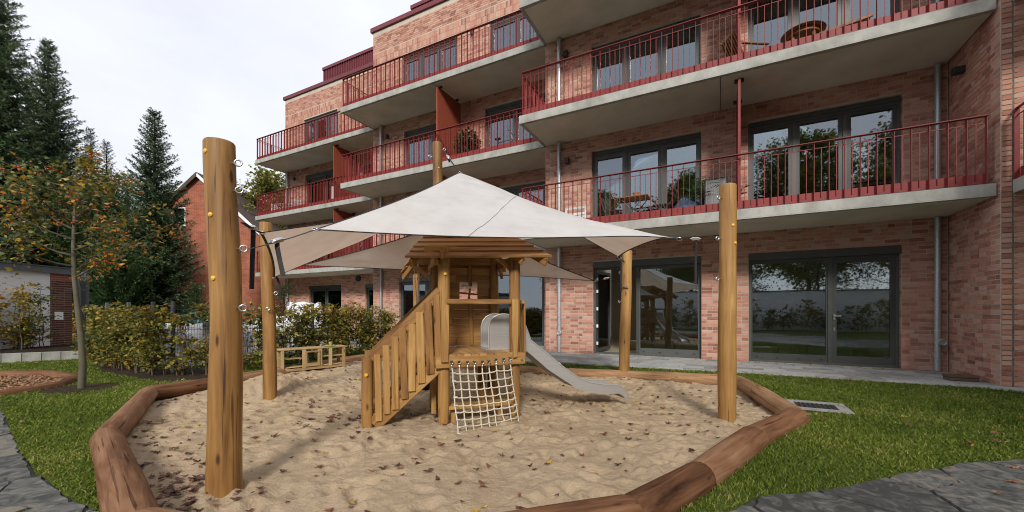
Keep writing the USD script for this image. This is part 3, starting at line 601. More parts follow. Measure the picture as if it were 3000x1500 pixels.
# flagstones: broken slabs of slate with narrow soil joints
def flagstones(poly, name, n, seed, label=None):
    r = np.random.default_rng(seed); x0, y0, x1, y1 = poly.bounds; pts = []; tries = 0
    while len(pts) < n:
        p = r.uniform((x0, y0), (x1, y1))
        if poly.buffer(0.5).contains(Point(p)) and all(np.hypot(*(p - q)) > 0.42 for q in pts): pts.append(p)
        tries += 1
        if tries > 40000: break
    par = empty(name, kind='structure')
    vd = voronoi_diagram(MultiPoint(pts), envelope=poly.buffer(2))
    k = 0
    for c in vd.geoms:
        c = affinity.rotate(c, 0); q = c.intersection(poly).buffer(-0.030).buffer(0.020, join_style=1)
        for g in (q.geoms if hasattr(q, 'geoms') else [q]):
            if g.geom_type != 'Polygon' or g.area < 0.02: continue
            g = g.simplify(0.02).segmentize(0.09); rr = np.random.default_rng(int(g.area * 1e5))
            g = Polygon([(a + rr.normal(0, 0.007), b + rr.normal(0, 0.007)) for a, b in g.exterior.coords[:-1]]).buffer(0)
            if g.geom_type != 'Polygon': g = max(g.geoms, key=lambda a: a.area)
            m = ext(g, 0.05); m.apply_translation([0, 0, LZ - 0.04])
            v = m.vertices; up = v[:, 2] > LZ - 0.02
            t = rr.normal(0, 0.006, 2); c0 = np.array(g.centroid.coords[0])
            v[up, 2] += (v[up, :2] - c0) @ t + rr.uniform(-0.006, 0.006); m.vertices = v
            put('paving_stone', m, 'slate_stone', par, tone=float(rr.beta(2, 2)), smooth=False)
    return par
flagstones(PATH_R, 'stone_path', 130, 3); flagstones(PATH_L, 'stone_path', 140, 5)

# sand with footprints, hollows and a heap
def noise2(x, y, s, seed=0, o=4):
    return 2.0 * meshkit.fbm(np.stack([x * s + seed * 7.3, y * s - seed * 3.1, np.full_like(x, seed * 1.7)], 1), octaves=o) - 1.0
FOOT = RNG.uniform((-5.2, 2.1), (4.0, 9.5), (1500, 2)); FA = RNG.uniform(0, np.pi, 1500); FD = RNG.uniform(0.3, 1.0, 1500)
from scipy.spatial import cKDTree
FT = cKDTree(FOOT)
def sand_z(x, y):
    x, y = np.atleast_1d(np.asarray(x, float)), np.atleast_1d(np.asarray(y, float))
    z = 0.06 * noise2(x, y, 0.8, 1) + 0.018 * noise2(x, y, 2.6, 2) + 0.010 * noise2(x, y, 7.0, 3) + 0.014 * noise2(x, y, 17.0, 4)
    d, k = FT.query(np.stack([x, y], 1), k=4)
    for j in range(4):
        q = FOOT[k[:, j]]; a = FA[k[:, j]]; dx, dy = x - q[:, 0], y - q[:, 1]
        lx, ly = dx * np.cos(a) + dy * np.sin(a), -dx * np.sin(a) + dy * np.cos(a)
        e = (lx / 0.11) ** 2 + (ly / 0.055) ** 2
        z += FD[k[:, j]] * (-0.030 * np.exp(-e * e * 1.2) + 0.012 * np.exp(-(np.sqrt(e) - 1.6) ** 2 * 3))
    h = G(845, 1112, 0.1); z += 0.30 * np.exp(-(((x - h[0]) / 0.50) ** 2 + ((y - h[1] + 0.5) / 0.55) ** 2) ** 0.8)          # heap by the second post
    z += 0.07 * np.clip((y - 6.0) / 4.0, 0, 1)
    z += 0.05 * np.exp(-((x - 0.2) ** 2 + (y - 4.7) ** 2) / 1.2) - 0.03
    for (bx_, by_) in [(-2.08, 2.9), (2.56, 4.79), (-3.49, 5.81), (2.18, 7.83)]:
        z += 0.035 * np.exp(-((x - bx_) ** 2 + (y - by_) ** 2) / 0.10)
    return z
step = 0.022
xs, ys = np.arange(-5.9, 4.5, step), np.arange(1.9, 10.4, step)
gx, gy = np.meshgrid(xs, ys); nx, ny = len(xs), len(ys)
import shapely
inside = shapely.contains_xy(PIT.buffer(0.03), gx.ravel(), gy.ravel())
vz = sand_z(gx.ravel(), gy.ravel()); V = np.stack([gx.ravel(), gy.ravel(), vz], 1)
i0 = (np.arange(ny - 1)[:, None] * nx + np.arange(nx - 1)[None]).ravel()
Q = np.stack([i0, i0 + 1, i0 + nx + 1, i0 + nx], 1); Q = Q[inside[Q].all(1)]
used = np.unique(Q); remap = np.zeros(len(V), int); remap[used] = np.arange(len(used))
put('sand', (V[used], remap[Q]), 'sand', smooth=True, tone=0.5, kind='structure')
SZ = lambda x, y: float(sand_z(x, y)[0])

# sandpit edging logs, each log a part
def log(p0, p1, r0, r1, seed, squash=1.0):
    """rough log in its own frame: x along"""
    L = np.linalg.norm(np.asarray(p1) - np.asarray(p0)); n, k = 14, 20; rr = np.random.default_rng(seed)
    ph = rr.uniform(0, 6.28, 4); rings = []
    xs_ = np.concatenate([[-L / 2], [-L / 2 + 0.02], np.linspace(-L / 2 + 0.06, L / 2 - 0.06, n), [L / 2 - 0.02], [L / 2]])
    th = np.arange(k) / k * 2 * np.pi; v = []
    for i, x in enumerate(xs_):
        t = (x + L / 2) / L; r = r0 + (r1 - r0) * t
        r *= 0.86 if i in (0, len(xs_) - 1) else 0.95 if i in (1, len(xs_) - 2) else 1
        rad = r * (1 + 0.025 * np.sin(2 * th + ph[0] + x) + 0.02 * np.sin(3 * th + ph[1] - 1.7 * x) + 0.012 * np.sin(x * 5 + ph[2]))
        v.append(np.stack([np.full(k, x), rad * np.cos(th), rad * np.sin(th) * squash], 1))
    v = np.vstack(v); f = []; m = len(xs_)
    for i in range(m - 1):
        for a in range(k):
            b = (a + 1) % k; f += [[i * k + a, i * k + b, (i + 1) * k + b], [i * k + a, (i + 1) * k + b, (i + 1) * k + a]]
    c = len(v); v = np.vstack([v, [[-L / 2, 0, 0], [L / 2, 0, 0]]])
    for a in range(k):
        b = (a + 1) % k; f += [[c, b, a], [c + 1, (m - 1) * k + a, (m - 1) * k + b]]
    t = trimesh.Trimesh(v, f, process=False); t.fix_normals(); return t
edge = empty('sandpit_edging', label='ring of long round reddish brown logs edging the large sandpit', cat='log edging')
RAD = [.122, .112, .108, .110, .11, .11, .11, .11, .11, .11, .115, .12, .13, .13, .13, .135, .14, .14]
n_ = len(RING)
for i in range(n_):
    a, b = RING[i].copy(), RING[(i + 1) % n_].copy(); L = np.linalg.norm(b - a); d = (b - a) / L
    a, b = a - d * 0.02, b + d * 0.02; r = RAD[i]
    a[2] -= r; b[2] -= r
    put('log', log(a, b, r * 1.03, r * 0.98, 50 + i), 'new_log_wood' if 3 <= i <= 11 else 'log_wood', edge, M=frame(a, b), smooth=50, tone=float(RNG.random()))
edge2 = empty('chip_bed_edging', label='low curved log rim around the wood chip bed at the left by the tree', cat='log edging')
for i in range(len(CHIP)):
    a, b = np.array([*CHIP[i], 0.02]), np.array([*CHIP[(i + 1) % len(CHIP)], 0.02]); L = np.linalg.norm(b - a); d = (b - a) / L
    put('log', log(a - d * 0.03, b + d * 0.03, 0.115, 0.11, 80 + i), 'log_wood', edge2, M=frame(a - d * 0.03, b + d * 0.03), smooth=50, tone=float(RNG.random()) * 0.8 + 0.2)
def chips(n, poly, z, seed):
    r = np.random.default_rng(seed); x0, y0, x1, y1 = poly.bounds; p = r.uniform((x0, y0), (x1, y1), (n * 2, 2)); p = p[shapely.contains_xy(poly, p[:, 0], p[:, 1])][:n]
    l = r.uniform(0.02, 0.05, len(p)); a = r.uniform(0, 6.28, len(p)); t = r.uniform(-0.5, 0.5, len(p))
    d = np.stack([np.cos(a), np.sin(a), t], 1) * l[:, None]; s = np.stack([-np.sin(a), np.cos(a), r.uniform(-.3, .3, len(p))], 1) * 0.009
    c = np.stack([p[:, 0], p[:, 1], np.full(len(p), z) + r.uniform(0.005, 0.03, len(p))], 1)
    v = np.stack([c - d - s, c + d - s, c + d + s, c - d + s], 1).reshape(-1, 3)
    return (v, np.arange(len(v)).reshape(-1, 4)), np.repeat(r.random(len(p)), 4)
m_, t_ = chips(9000, CHIP_P, 0.02, 4); put('wood_chips', m_, 'wood_chip', chipbed, tone=t_, kind='stuff')

# ------------------------------------------------------------------ grass
def blades(poly, n_at, seed, hmul=1.0):
    r = np.random.default_rng(seed); P_ = []
    x0, y0, x1, y1 = poly.bounds; nx_, ny_ = int((x1 - x0) / 0.5) + 1, int((y1 - y0) / 0.5) + 1
    for i in range(nx_):
        for j in range(ny_):
            cx, cy = x0 + i * 0.5 + 0.25, y0 + j * 0.5 + 0.25
            d = math.hypot(cx, cy); u = CU + F * cx / max(cy, 0.3)
            if cy < 1.2 or u < -500 or u > 3500: continue
            n = int(n_at(d) * 0.25)
            P_.append(r.uniform((cx - .25, cy - .25), (cx + .25, cy + .25), (n, 2)))
    p = np.vstack(P_); p = p[shapely.contains_xy(poly, p[:, 0], p[:, 1])]
    n = len(p); d = np.hypot(p[:, 0], p[:, 1])
    clump = noise2(p[:, 0], p[:, 1], 3.0, 9); patch = noise2(p[:, 0], p[:, 1], 0.7, 12)
    h = r.uniform(0.014, 0.038, n) * (1 + 0.5 * clump) * hmul; w = np.clip(0.0022 + 0.00055 * d, 0.003, 0.008) * r.uniform(0.8, 1.3, n)
    a = r.uniform(0, 6.28, n); s = np.stack([np.cos(a), np.sin(a), np.zeros(n)], 1) * w[:, None]
    b = r.uniform(0, 6.28, n); ln = h * r.uniform(0.2, 1.3, n)
    base = np.stack([p[:, 0], p[:, 1], np.full(n, LZ - 0.004)], 1)
    tip = base + np.stack([np.cos(b) * ln, np.sin(b) * ln, h], 1)
    mid = base + np.stack([np.cos(b) * ln * 0.3, np.sin(b) * ln * 0.3, h * 0.62], 1)
    v = np.stack([base - s, base + s, mid + s * 0.8, mid - s * 0.8, tip], 1).reshape(-1, 3)
    k = np.arange(n)[:, None] * 5
    f = np.concatenate([k + [0, 1, 2], k + [0, 2, 3], k + [3, 2, 4]])
    tone = np.clip(r.beta(2, 2.4, n) + 0.25 * patch, 0, 0.98)
    dry = r.random(n) < 0.03; tone[dry] = 1.0
    return (v, f), np.repeat(tone, 5)
LV = LAWN.intersection(Polygon([(-16, 1), (12, 1), (12, 13), (-16, 13)]))
bare = unary_union([Polygon([gp(2312, 1177), gp(2416, 1177), gp(2482, 1209), gp(2342, 1206)]).buffer(.03), Point(*G(239, 1137, LZ)[:2]).buffer(0.45), Polygon([gp(300, 1090), gp(470, 1118), gp(640, 1112), gp(640, 1085), gp(470, 1080), gp(280, 1065)])])
LV = LV.difference(bare)
dens = lambda d: 5200 if d < 4 else 4200 if d < 6 else 2600 if d < 8.5 else 1100
g_, t_ = blades(LV, dens, 21)
put('grass', g_, 'grass_blade', tone=t_, kind='stuff', label='short autumn grass of the lawn around the sandpit', cat='grass')
put('bare_soil', flat(bare.intersection(LAWN), LZ + 0.004, 0.02), 'earth', tone=0.5, kind='structure')

# ------------------------------------------------------------------ vegetation builders
def perp(d):
    a = np.where(np.abs(d[:, 2:3]) < 0.9, np.array([[0, 0, 1.0]]), np.array([[1.0, 0, 0]])); s = np.cross(d, a)
    return s / np.maximum(np.linalg.norm(s, axis=1, keepdims=True), 1e-9)
def leaf_quads(p, d, s, n):
    """diamond leaves folded a little along the midrib: base p, direction d (with length), half width vector s, normal n"""
    v = np.stack([p, p + d * 0.45 + s + n * 0.12, p + d, p + d * 0.45 - s + n * 0.12], 1).reshape(-1, 3)
    k = np.arange(len(p))[:, None] * 4
    return v, np.concatenate([k + [0, 1, 2], k + [0, 2, 3]])
def random_leaves(c, size, r, flat_bias=0.5, ratio=0.36):
    n = len(c); d = r.normal(size=(n, 3)); d[:, 2] = d[:, 2] * flat_bias - 0.15; d /= np.linalg.norm(d, axis=1, keepdims=True)
    s = np.cross(d, r.normal(size=(n, 3)) * [1 - flat_bias, 1 - flat_bias, 1] + [0, 0, .6]); s /= np.maximum(np.linalg.norm(s, axis=1, keepdims=True), 1e-6)
    nn = np.cross(s, d); L = size * r.uniform(0.6, 1.25, n)[:, None]
    return leaf_quads(c, d * L, s * L * ratio, nn * L)
def conifer(name, x, y, H, R, seed, matn, label, catg, z0=0.0, whorl=0.22, droop=0.35, dens=1.0, bare=0.06, power=0.92, column=False, group=None, spray=1.0):
    r = np.random.default_rng(seed)
    t = empty(name, label=label, cat=catg, group=group, M=T(x, y, z0))
    put('trunk', tube([(0, 0, -0.1), (0.02, 0, H * 0.4), (0, 0.02, H * 0.75), (0, 0, H * 0.99)], [0.016 * H + 0.03, 0.011 * H, 0.006 * H, 0.008], 10), 'bark', t, smooth=60)
    B, D, Ls, TN = [], [], [], []
    z = H * bare
    while z < H * 0.985:
        f = (z - H * bare) / (H * (1 - bare))
        env = (1 - f) ** power if not column else min(1.0, (1 - f) ** 0.5 * 1.25) * min(1, 0.55 + f * 1.5)
        nb = max(5, int((9 if not column else 12) * dens * (0.6 + 0.4 * env)))
        a0 = r.uniform(0, 6.28)
        for q in range(nb):
            az = a0 + q * 6.2832 / nb + r.normal(0, 0.22); Lb = R * env * r.uniform(0.70, 1.12) + (0.12 if column else 0.05)
            up = (0.55 * f - droop * (1 - f)) if not column else 1.3
            zz = z + r.uniform(-0.5, 0.5) * whorl
            m = max(4, int(Lb / (0.13 / dens)))
            sp = np.linspace(0.12, 1.0, m)
            dirv = np.array([math.cos(az), math.sin(az), 0])
            ps = dirv[None] * (sp * Lb)[:, None]; ps[:, 2] = zz + Lb * (up * sp + 0.28 * sp ** 2 * (1 if not column else 0.2))
            tgz = up + 0.56 * sp * (1 if not column else 0.2)
            side = np.array([-math.sin(az), math.cos(az), 0])
            for sg in (-1, 0, 1):
                d = dirv[None] * (0.75 if sg else 1.0) + side[None] * sg * 0.75 + np.stack([np.zeros(m), np.zeros(m), tgz - 0.25 * abs(sg)], 1) + r.normal(0, 0.16, (m, 3))
                d /= np.linalg.norm(d, axis=1, keepdims=True)
                ll = (0.16 + 0.34 * Lb / (R + 0.3) * (1.05 - sp)) * r.uniform(0.6, 1.2, m) * (1 if sg else 0.8) * min(1.6, R / 1.7) * spray * (1.0 if column else (0.72 + 0.40 * env))
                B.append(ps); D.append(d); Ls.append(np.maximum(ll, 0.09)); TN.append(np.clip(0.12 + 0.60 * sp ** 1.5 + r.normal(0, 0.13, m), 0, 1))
        z += whorl * (0.7 + 0.5 * env)
    B, D, Ls, TN = np.vstack(B), np.vstack(D), np.concatenate(Ls), np.concatenate(TN)
    vs, fs, ts, n0 = [], [], [], 0
    for k in range(6):                                       # six needled twiglets to a spray
        n = len(B); q = r.uniform(0.0, 0.7, n)[:, None]
        d = D + r.normal(0, 0.42, (n, 3)); d[:, 2] -= 0.12; d /= np.linalg.norm(d, axis=1, keepdims=True)
        L = Ls[:, None] * r.uniform(0.35, 0.75, n)[:, None]; p = B + D * Ls[:, None] * q
        s = perp(d + r.normal(0, .5, (n, 3))) * L * 0.19
        v = np.stack([p - s * 0.5, p + d * L * 0.55 + s, p + d * L, p + d * L * 0.55 - s], 1).reshape(-1, 3); kk = np.arange(n)[:, None] * 4 + n0
        vs.append(v); fs += [kk + [0, 1, 2], kk + [0, 2, 3]]; ts.append(np.repeat(np.clip(TN + r.normal(0, 0.08, n), 0, 1), 4)); n0 += len(v)
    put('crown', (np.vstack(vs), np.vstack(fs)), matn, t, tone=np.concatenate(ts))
    return t
def limbs(r, base, H, R, z_first, n, spread=0.9, wob=0.08, trunk_r=0.05):
    """trunk and branch polylines of a broadleaf tree: list of (points, radii) and the twig points"""
    out = []; tips = []
    k = 9; zt = np.linspace(0, H, k); tr = np.stack([wob * np.sin(zt * 1.3), wob * np.cos(zt * 1.7) - wob, zt], 1)
    out.append((tr, np.linspace(trunk_r, trunk_r * 0.15, k)))
    for i in range(n):
        f = (i + 0.5) / n; z = z_first + (H * 0.97 - z_first) * f; az = i * 2.4 + r.normal(0, 0.3)
        prof = math.sin(math.pi * min(1, 0.22 + 0.78 * f)) ** 0.7 if f < 0.99 else 0.2
        L = R * max(0.22, prof) * r.uniform(0.75, 1.15); m = 6; s = np.linspace(0, 1, m)
        p0 = np.array([np.interp(z, zt, tr[:, 0]), np.interp(z, zt, tr[:, 1]), z])
        d = np.array([math.cos(az), math.sin(az), 0]); rise = r.uniform(0.15, 0.65)
        pts = p0 + d * (s * L)[:, None] * spread + np.array([0, 0, 1]) * (L * rise * s ** 1.3)[:, None] + np.cumsum(r.normal(0, 0.025 * L, (m, 3)), 0) * s[:, None]
        out.append((pts, np.linspace(trunk_r * 0.32, trunk_r * 0.07, m)))
        for j in range(int(5 + L * 6)):
            q = r.uniform(0.25, 1.0); pp = np.array([np.interp(q, s, pts[:, c]) for c in range(3)])
            dd = unit(d * 0.6 + r.normal(0, 0.65, 3)); l = r.uniform(0.15, 0.4) * L
            tw = pp + dd * np.linspace(0, l, 4)[:, None]; out.append((tw, np.linspace(trunk_r * 0.10, trunk_r * 0.035, 4))); tips.append(tw)
    return out, tips
def broadleaf(name, x, y, H, R, seed, leaf_mat, label, catg, leaf=0.09, per=9, z_first=1.8, n=16, bark_='young_bark', tone_fn=None, trunk_r=0.05, z0=0.0, group=None, scatter=0.08, nside=6, two_sided=None):
    r = np.random.default_rng(seed); t = empty(name, label=label, cat=catg, group=group, M=T(x, y, z0))
    br, tips = limbs(r, None, H, R, z_first, n, trunk_r=trunk_r)
    put('trunk', tube(br[0][0] - [0, 0, .05], br[0][1], 12), bark_, t, smooth=60)
    put('branches', cat([tube(p, np.maximum(w, 0.0022), nside) for p, w in br[1:]]), bark_, t, smooth=False)
    P_ = np.vstack([np.repeat(tw[1:], per, axis=0) for tw in tips]); P_ = P_ + r.normal(0, scatter, P_.shape)
    v, f = random_leaves(P_, leaf, r)
    tone = tone_fn(P_, r) if tone_fn else r.random(len(P_))
    put('crown', (v, f), leaf_mat, t, tone=np.repeat(np.clip(tone, 0, 1), 4))
    return t, tips, r
def bush(name, line, width, h, n, seed, label, catg, leaf=0.07, z0=LZ, tone_fn=None, gaps=None, stems=14, parent=None, group=None, leaf_mat='hedge_leaf'):
    """leaves and stems along a ground line"""
    r = np.random.default_rng(seed); ln = LineString(line); t = empty(name, label=label, cat=catg, group=group)
    st, nodes = [], []
    for i in range(stems):
        q = ln.interpolate((i + r.uniform(0.2, 0.8)) / stems, normalized=True); p = np.array([q.x, q.y, z0 - 0.03]) + [*r.normal(0, width * 0.10, 2), 0]
        hh = h * r.uniform(0.80, 1.04); s = np.linspace(0, 1, 7); pts = p + np.stack([np.cumsum(r.normal(0, .03, 7)), np.cumsum(r.normal(0, .03, 7)), s * hh], 1)
        st.append(tube(pts, np.linspace(0.012, 0.003, 7), 5))
        for j in range(26):
            f = r.uniform(0.10, 1.0); pp = np.array([np.interp(f, s, pts[:, c]) for c in range(3)]); a = r.uniform(0, 6.28)
            l = width * 0.62 * (1.0 - 0.45 * f) * r.uniform(0.4, 1.1); tw = pp + np.stack([math.cos(a) * np.linspace(0, l, 4), math.sin(a) * np.linspace(0, l, 4), np.linspace(0, l * r.uniform(0.1, 0.7), 4)], 1)
            tw[:, 2] = np.minimum(tw[:, 2], z0 + h * 1.03)
            st.append(tube(tw, np.linspace(0.004, 0.0015, 4), 4, caps=False)); nodes.append(tw)
    N = np.array(nodes); k = r.integers(0, len(N), n); w = r.uniform(0.2, 1, n) ** 0.7 * 3; i0 = np.minimum(w.astype(int), 2); fr = (w - i0)[:, None]
    P_ = N[k, i0] * (1 - fr) + N[k, i0 + 1] * fr + r.normal(0, 0.035, (n, 3))
    if gaps is not None: P_ = P_[~gaps(P_, r)]
    v, f = random_leaves(P_, leaf, r, flat_bias=0.55)
    tone = tone_fn(P_, r) if tone_fn else r.random(len(P_))
    put('stems', cat(st), 'bark', t); put('foliage', (v, f), leaf_mat, t, tone=np.repeat(np.clip(tone, 0, 1), 4))
    return t

# ------------------------------------------------------------------ conifers and trees at the left
conifer('spruce_tree', *AT(-30, 900, 20.0)[:2], 21.0, 3.5, 1, 'spruce_needle', 'tallest dark spruce at the left edge, its top cut off by the frame', 'spruce tree', droop=0.55, dens=1.1, group='dark spruces beyond the garden')
conifer('spruce_tree', *AT(140, 900, 24.0)[:2], 17.5, 3.7, 2, 'spruce_needle', 'tall pointed dark spruce between the cut-off spruce and the small bluish ones', 'spruce tree', droop=0.30, dens=1.15, group='dark spruces beyond the garden')
conifer('spruce_tree', *AT(452, 900, 19.5)[:2], 11.1, 2.1, 3, 'spruce_needle', 'full conical spruce right in front of the brick house gable', 'spruce tree', droop=0.18, power=0.80, dens=1.35, group='dark spruces beyond the garden', bare=0.03)
conifer('fir_tree', *AT(266, 900, 27.0)[:2], 13.6, 1.5, 4, 'silver_needle', 'slim greyish blue conifer, the left one of a close pair', 'fir tree', droop=0.05, dens=0.9, power=0.7)
conifer('fir_tree', *AT(312, 900, 27.5)[:2], 12.9, 1.6, 5, 'silver_needle', 'slim greyish blue conifer, the right one of a close pair', 'fir tree', droop=0.05, dens=0.9, power=0.7)
conifer('cypress_tree', *AT(372, 900, 24.0)[:2], 9.3, 1.0, 6, 'cypress_needle', 'narrow green cypress left of the full conical spruce', 'cypress tree', column=True, whorl=0.22, dens=1.1)
conifer('cypress_tree', *AT(295, 900, 22.5)[:2], 8.2, 1.9, 7, 'cypress_needle', 'broad dark green cypress below the slim bluish pair', 'cypress tree', column=True, whorl=0.25, dens=1.2)
conifer('cypress_tree', *AT(215, 900, 21.5)[:2], 6.8, 1.9, 8, 'cypress_needle', 'low dark cypress behind the crown of the small autumn tree', 'cypress tree', column=True, whorl=0.25, dens=1.2)
conifer('cypress_tree', *AT(345, 900, 17.5)[:2], 3.6, 1.35, 9, 'cypress_needle', 'bushy dark thuja filling the gap above the hedge left of the spruce trunk', 'thuja bush', column=True, whorl=0.2, dens=1.1)
conifer('cypress_tree', *AT(573, 900, 18.5)[:2], 2.3, 0.35, 10, 'cypress_needle', 'tiny pointed cypress at the foot of the brick house wall', 'cypress tree', column=True, whorl=0.14, dens=0.9, spray=0.5)
conifer('cypress_tree', *AT(828, 900, 20.5)[:2], 2.4, 0.6, 12, 'cypress_needle', 'dark green thuja between the brick house and the apartment block', 'thuja bush', column=True, whorl=0.16, dens=1.0, spray=0.6)

def tree_tone(P_, r): return np.clip(r.beta(1.6, 2.1, len(P_)) + 0.05 + 0.32 * (noise2(P_[:, 0], P_[:, 1] + P_[:, 2], 1.7, 5)) + 0.12 * (P_[:, 0] > 0), 0, 1)
tx, ty = G(239, 1137, LZ)[:2]
tr_, tips, rr = broadleaf('autumn_tree', tx, ty, 3.75, 1.32, 31, 'tree_leaf', 'small young tree with green and yellow autumn leaves and red berries', 'tree', leaf=0.076, per=5, z_first=1.75, n=22, tone_fn=tree_tone, trunk_r=0.052, z0=LZ, scatter=0.055)
bp = np.array([tw[-1] for tw in tips]); bp = bp[rr.random(len(bp)) < 0.42]; ms = []
for p in bp:
    for q in range(int(rr.integers(2, 6))):
        s = trimesh.creation.icosphere(1, 0.014); s.apply_translation(p + rr.normal(0, 0.028, 3) - [0, 0, 0.03]); ms.append(s)
put('berries', cat(ms), 'berry', tr_, smooth=True, kind='stuff')
broadleaf('linden_tree', *AT(790, 900, 33.0)[:2], 12.6, 3.6, 33, 'far_leaf', 'yellowish green leafy tree showing behind the left end of the balconies', 'tree', leaf=0.26, per=10, z_first=4.0, n=30, bark_='bark', trunk_r=0.2, scatter=0.30, nside=4)

# ------------------------------------------------------------------ brick house with gable, far left
hy = 28.0; ax, az_ = AT(584, 512, hy)[0], AT(584, 512, hy)[2]; exr, ezr = AT(768, 684, hy)[0], AT(768, 684, hy)[2]; exl = ax - (exr - ax); wl = exl - 0.1
house = empty('brick_house', label='old red brick house with a steep gable behind the spruces', cat='house', M=T(ax, hy, 0))
w_ = exr - ax
gp_ = Polygon([(-w_, 0), (w_, 0), (w_, ezr), (0, az_), (-w_, ezr)])
wx0, wx1, wz0, wz1 = AT(500, 0, hy)[0] - ax, AT(543, 0, hy)[0] - ax, AT(0, 662, hy)[2], AT(0, 605, hy)[2]
gp_ = gp_.difference(sbox(wx0, wz0, wx1, wz1))
g = ext(gp_, 0.3); g.apply_transform(np.array([[1, 0, 0, 0], [0, 0, 1, 0], [0, 1, 0, 0], [0, 0, 0, 1.0]])); g.fix_normals()
put('wall', g, 'house_brick', house)
put('side_wall', bx(w_ - 0.3, w_ - 0.002, 0.301, 9, 0, ezr - 0.1), 'house_brick', house); put('side_wall', bx(-w_ + 0.002, -w_ + 0.3, 0.301, 9, 0, ezr - 0.1), 'house_brick', house)
for s in (-1, 1):
    d = np.array([w_ * s, 0, ezr - az_]); L = np.linalg.norm(d) + 0.25; d /= np.linalg.norm(d)
    M = frame((0, 4.4, az_ + 0.06), (d[0] * L, 4.4, az_ + 0.06 + d[2] * L))
    rf = put('roof', cbox(L, 9.4, 0.10, 0.01), 'roof_tile', house, M=M)
    put('verge_board', cbox(L, 0.06, 0.20, 0.01), 'white_render' if s > 0 else 'dark_wood', house, M=frame((0, -0.28, az_ - 0.06), (d[0] * L, -0.28, az_ - 0.06 + d[2] * L)), tone=0.1)
wn = empty('window', house)
put('frame', cat(ring(wx0, wx1, wz0, wz1, 0.11, 0.05, 0.15)), 'white_plastic', wn); put('pane', bx(wx0 + 0.1, wx1 - 0.1, 0.10, 0.11, wz0 + 0.1, wz1 - 0.1), 'window_glass', wn); put('sill', bx(wx0 - 0.08, wx1 + 0.08, -0.10, 0.05, wz0 - 0.10, wz0 - 0.002), 'white_render', wn)
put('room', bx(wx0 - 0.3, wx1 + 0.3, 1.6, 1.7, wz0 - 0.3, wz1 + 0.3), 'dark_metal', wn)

# ------------------------------------------------------------------ white garage with brick pier, slate gate post, planter kerb
gar = empty('white_garage', label='white rendered garage wall with grey fascia and a weathered brick pier', cat='garage')
gx_ = -14.85; gz = 2.52
put('wall', bx(gx_ - 3.0, gx_, 4.0, 12.95, 0, gz), 'white_render', gar, tone=0.6)
put('fascia', bx(gx_ - 3.05, gx_ + 0.10, 3.9, 13.75, gz + 0.002, gz + 0.20), 'slate_metal', gar); put('roof', bx(gx_ - 3.0, gx_ + 0.06, 4.0, 13.7, gz + 0.201, gz + 0.23), 'slate_metal', gar)
put('fascia_trim', bx(gx_ - 3.07, gx_ + 0.125, 3.88, 13.77, gz + 0.203, gz + 0.225), 'slate_metal', gar, tone=1.0)
pier = put('brick_pier', bx(gx_ - 0.5, gx_ + 0.02, 12.96, 13.58, 0, gz), 'mortar', gar, tone=0.2)
k = 0; z = 0.01
while z + 0.06 < gz:
    tz = 0.95 if z > gz - 0.26 else None
    for (a, b) in ([(0, .24), (.25, .37), (.38, .61)] if k % 2 else [(0, .12), (.13, .37), (.38, .61)]):
        d = random.uniform(0.003, 0.009); put('brick', bx(gx_ - 0.1, gx_ + 0.02 + d, 12.962 + a, 12.962 + b, z, z + 0.062), 'old_brick', pier, tone=tz if tz else random.random() * 0.6)
    put('brick', bx(gx_ - 0.46, gx_ - 0.25, 12.95, 12.97, z, z + 0.062), 'old_brick', pier, tone=random.random() * 0.6)
    put('brick', bx(gx_ - 0.24, gx_ + 0.015, 12.952, 12.97, z, z + 0.062), 'old_brick', pier, tone=tz if tz else random.random() * 0.6)
    z += 0.074; k += 1
put('plaster_patch', bx(gx_ + 0.02, gx_ + 0.035, 13.05, 13.30, 1.02, 1.28), 'white_render', pier)
put('downpipe', tube([(gx_ + 0.10, 13.68, gz - 0.02), (gx_ + 0.10, 13.68, gz - 0.25), (gx_ + 0.06, 13.75, gz - 0.45), (gx_ + 0.06, 13.75, 0.0)], 0.045, 12), 'slate_metal', gar, smooth=50, tone=1.0)
q0, q1 = AT(234, 0, 14.2), AT(257, 0, 14.2)
gate = empty('gate_wall', label='flat slate grey metal gate leaf standing behind the brick pier', cat='gate')
put('leaf', bx(q0[0], q1[0], 14.15, 14.25, 0.03, gz + 0.13), 'slate_metal', gate, tone=0.5); put('edge_trim', bx(q0[0] - 0.012, q1[0] + 0.012, 14.14, 14.26, gz + 0.131, gz + 0.16), 'slate_metal', gate, tone=0.9)
kerb = empty('planter_kerb', label='low row of grey concrete blocks edging the planted strip by the garage', cat='kerb')
ka, kb = G(-330, 1078, .05), G(236, 1052, .05); ka[2] = kb[2] = 0.15; Lk = np.linalg.norm(kb - ka); dk = (kb - ka) / Lk; nb = 9
for i in range(nb):
    a, b = ka + dk * (i * Lk / nb + 0.004), ka + dk * ((i + 1) * Lk / nb - 0.004)
    put('block', cbox(np.linalg.norm(b - a), 0.16, 0.24, 0.008), 'concrete', kerb, M=frame(a, b), tone=random.random() * 0.3)
strip_ = Polygon([tuple((ka + [0, .1, 0])[:2]), tuple((kb + [0, .1, 0])[:2]), (gx_ + 2.2, 13.5), (gx_ + 0.03, 13.5), (gx_ + 0.03, 8.0)])
if strip_.is_valid: put('planting_bed', flat(strip_, 0.20, 0.2), 'earth', kind='structure')
sh_tone = lambda warm: (lambda P_, r: np.clip(r.beta(1.8, 2.4, len(P_)) * 0.75 + warm + 0.2 * noise2(P_[:, 0], P_[:, 2], 2.2, 8), 0, 1))
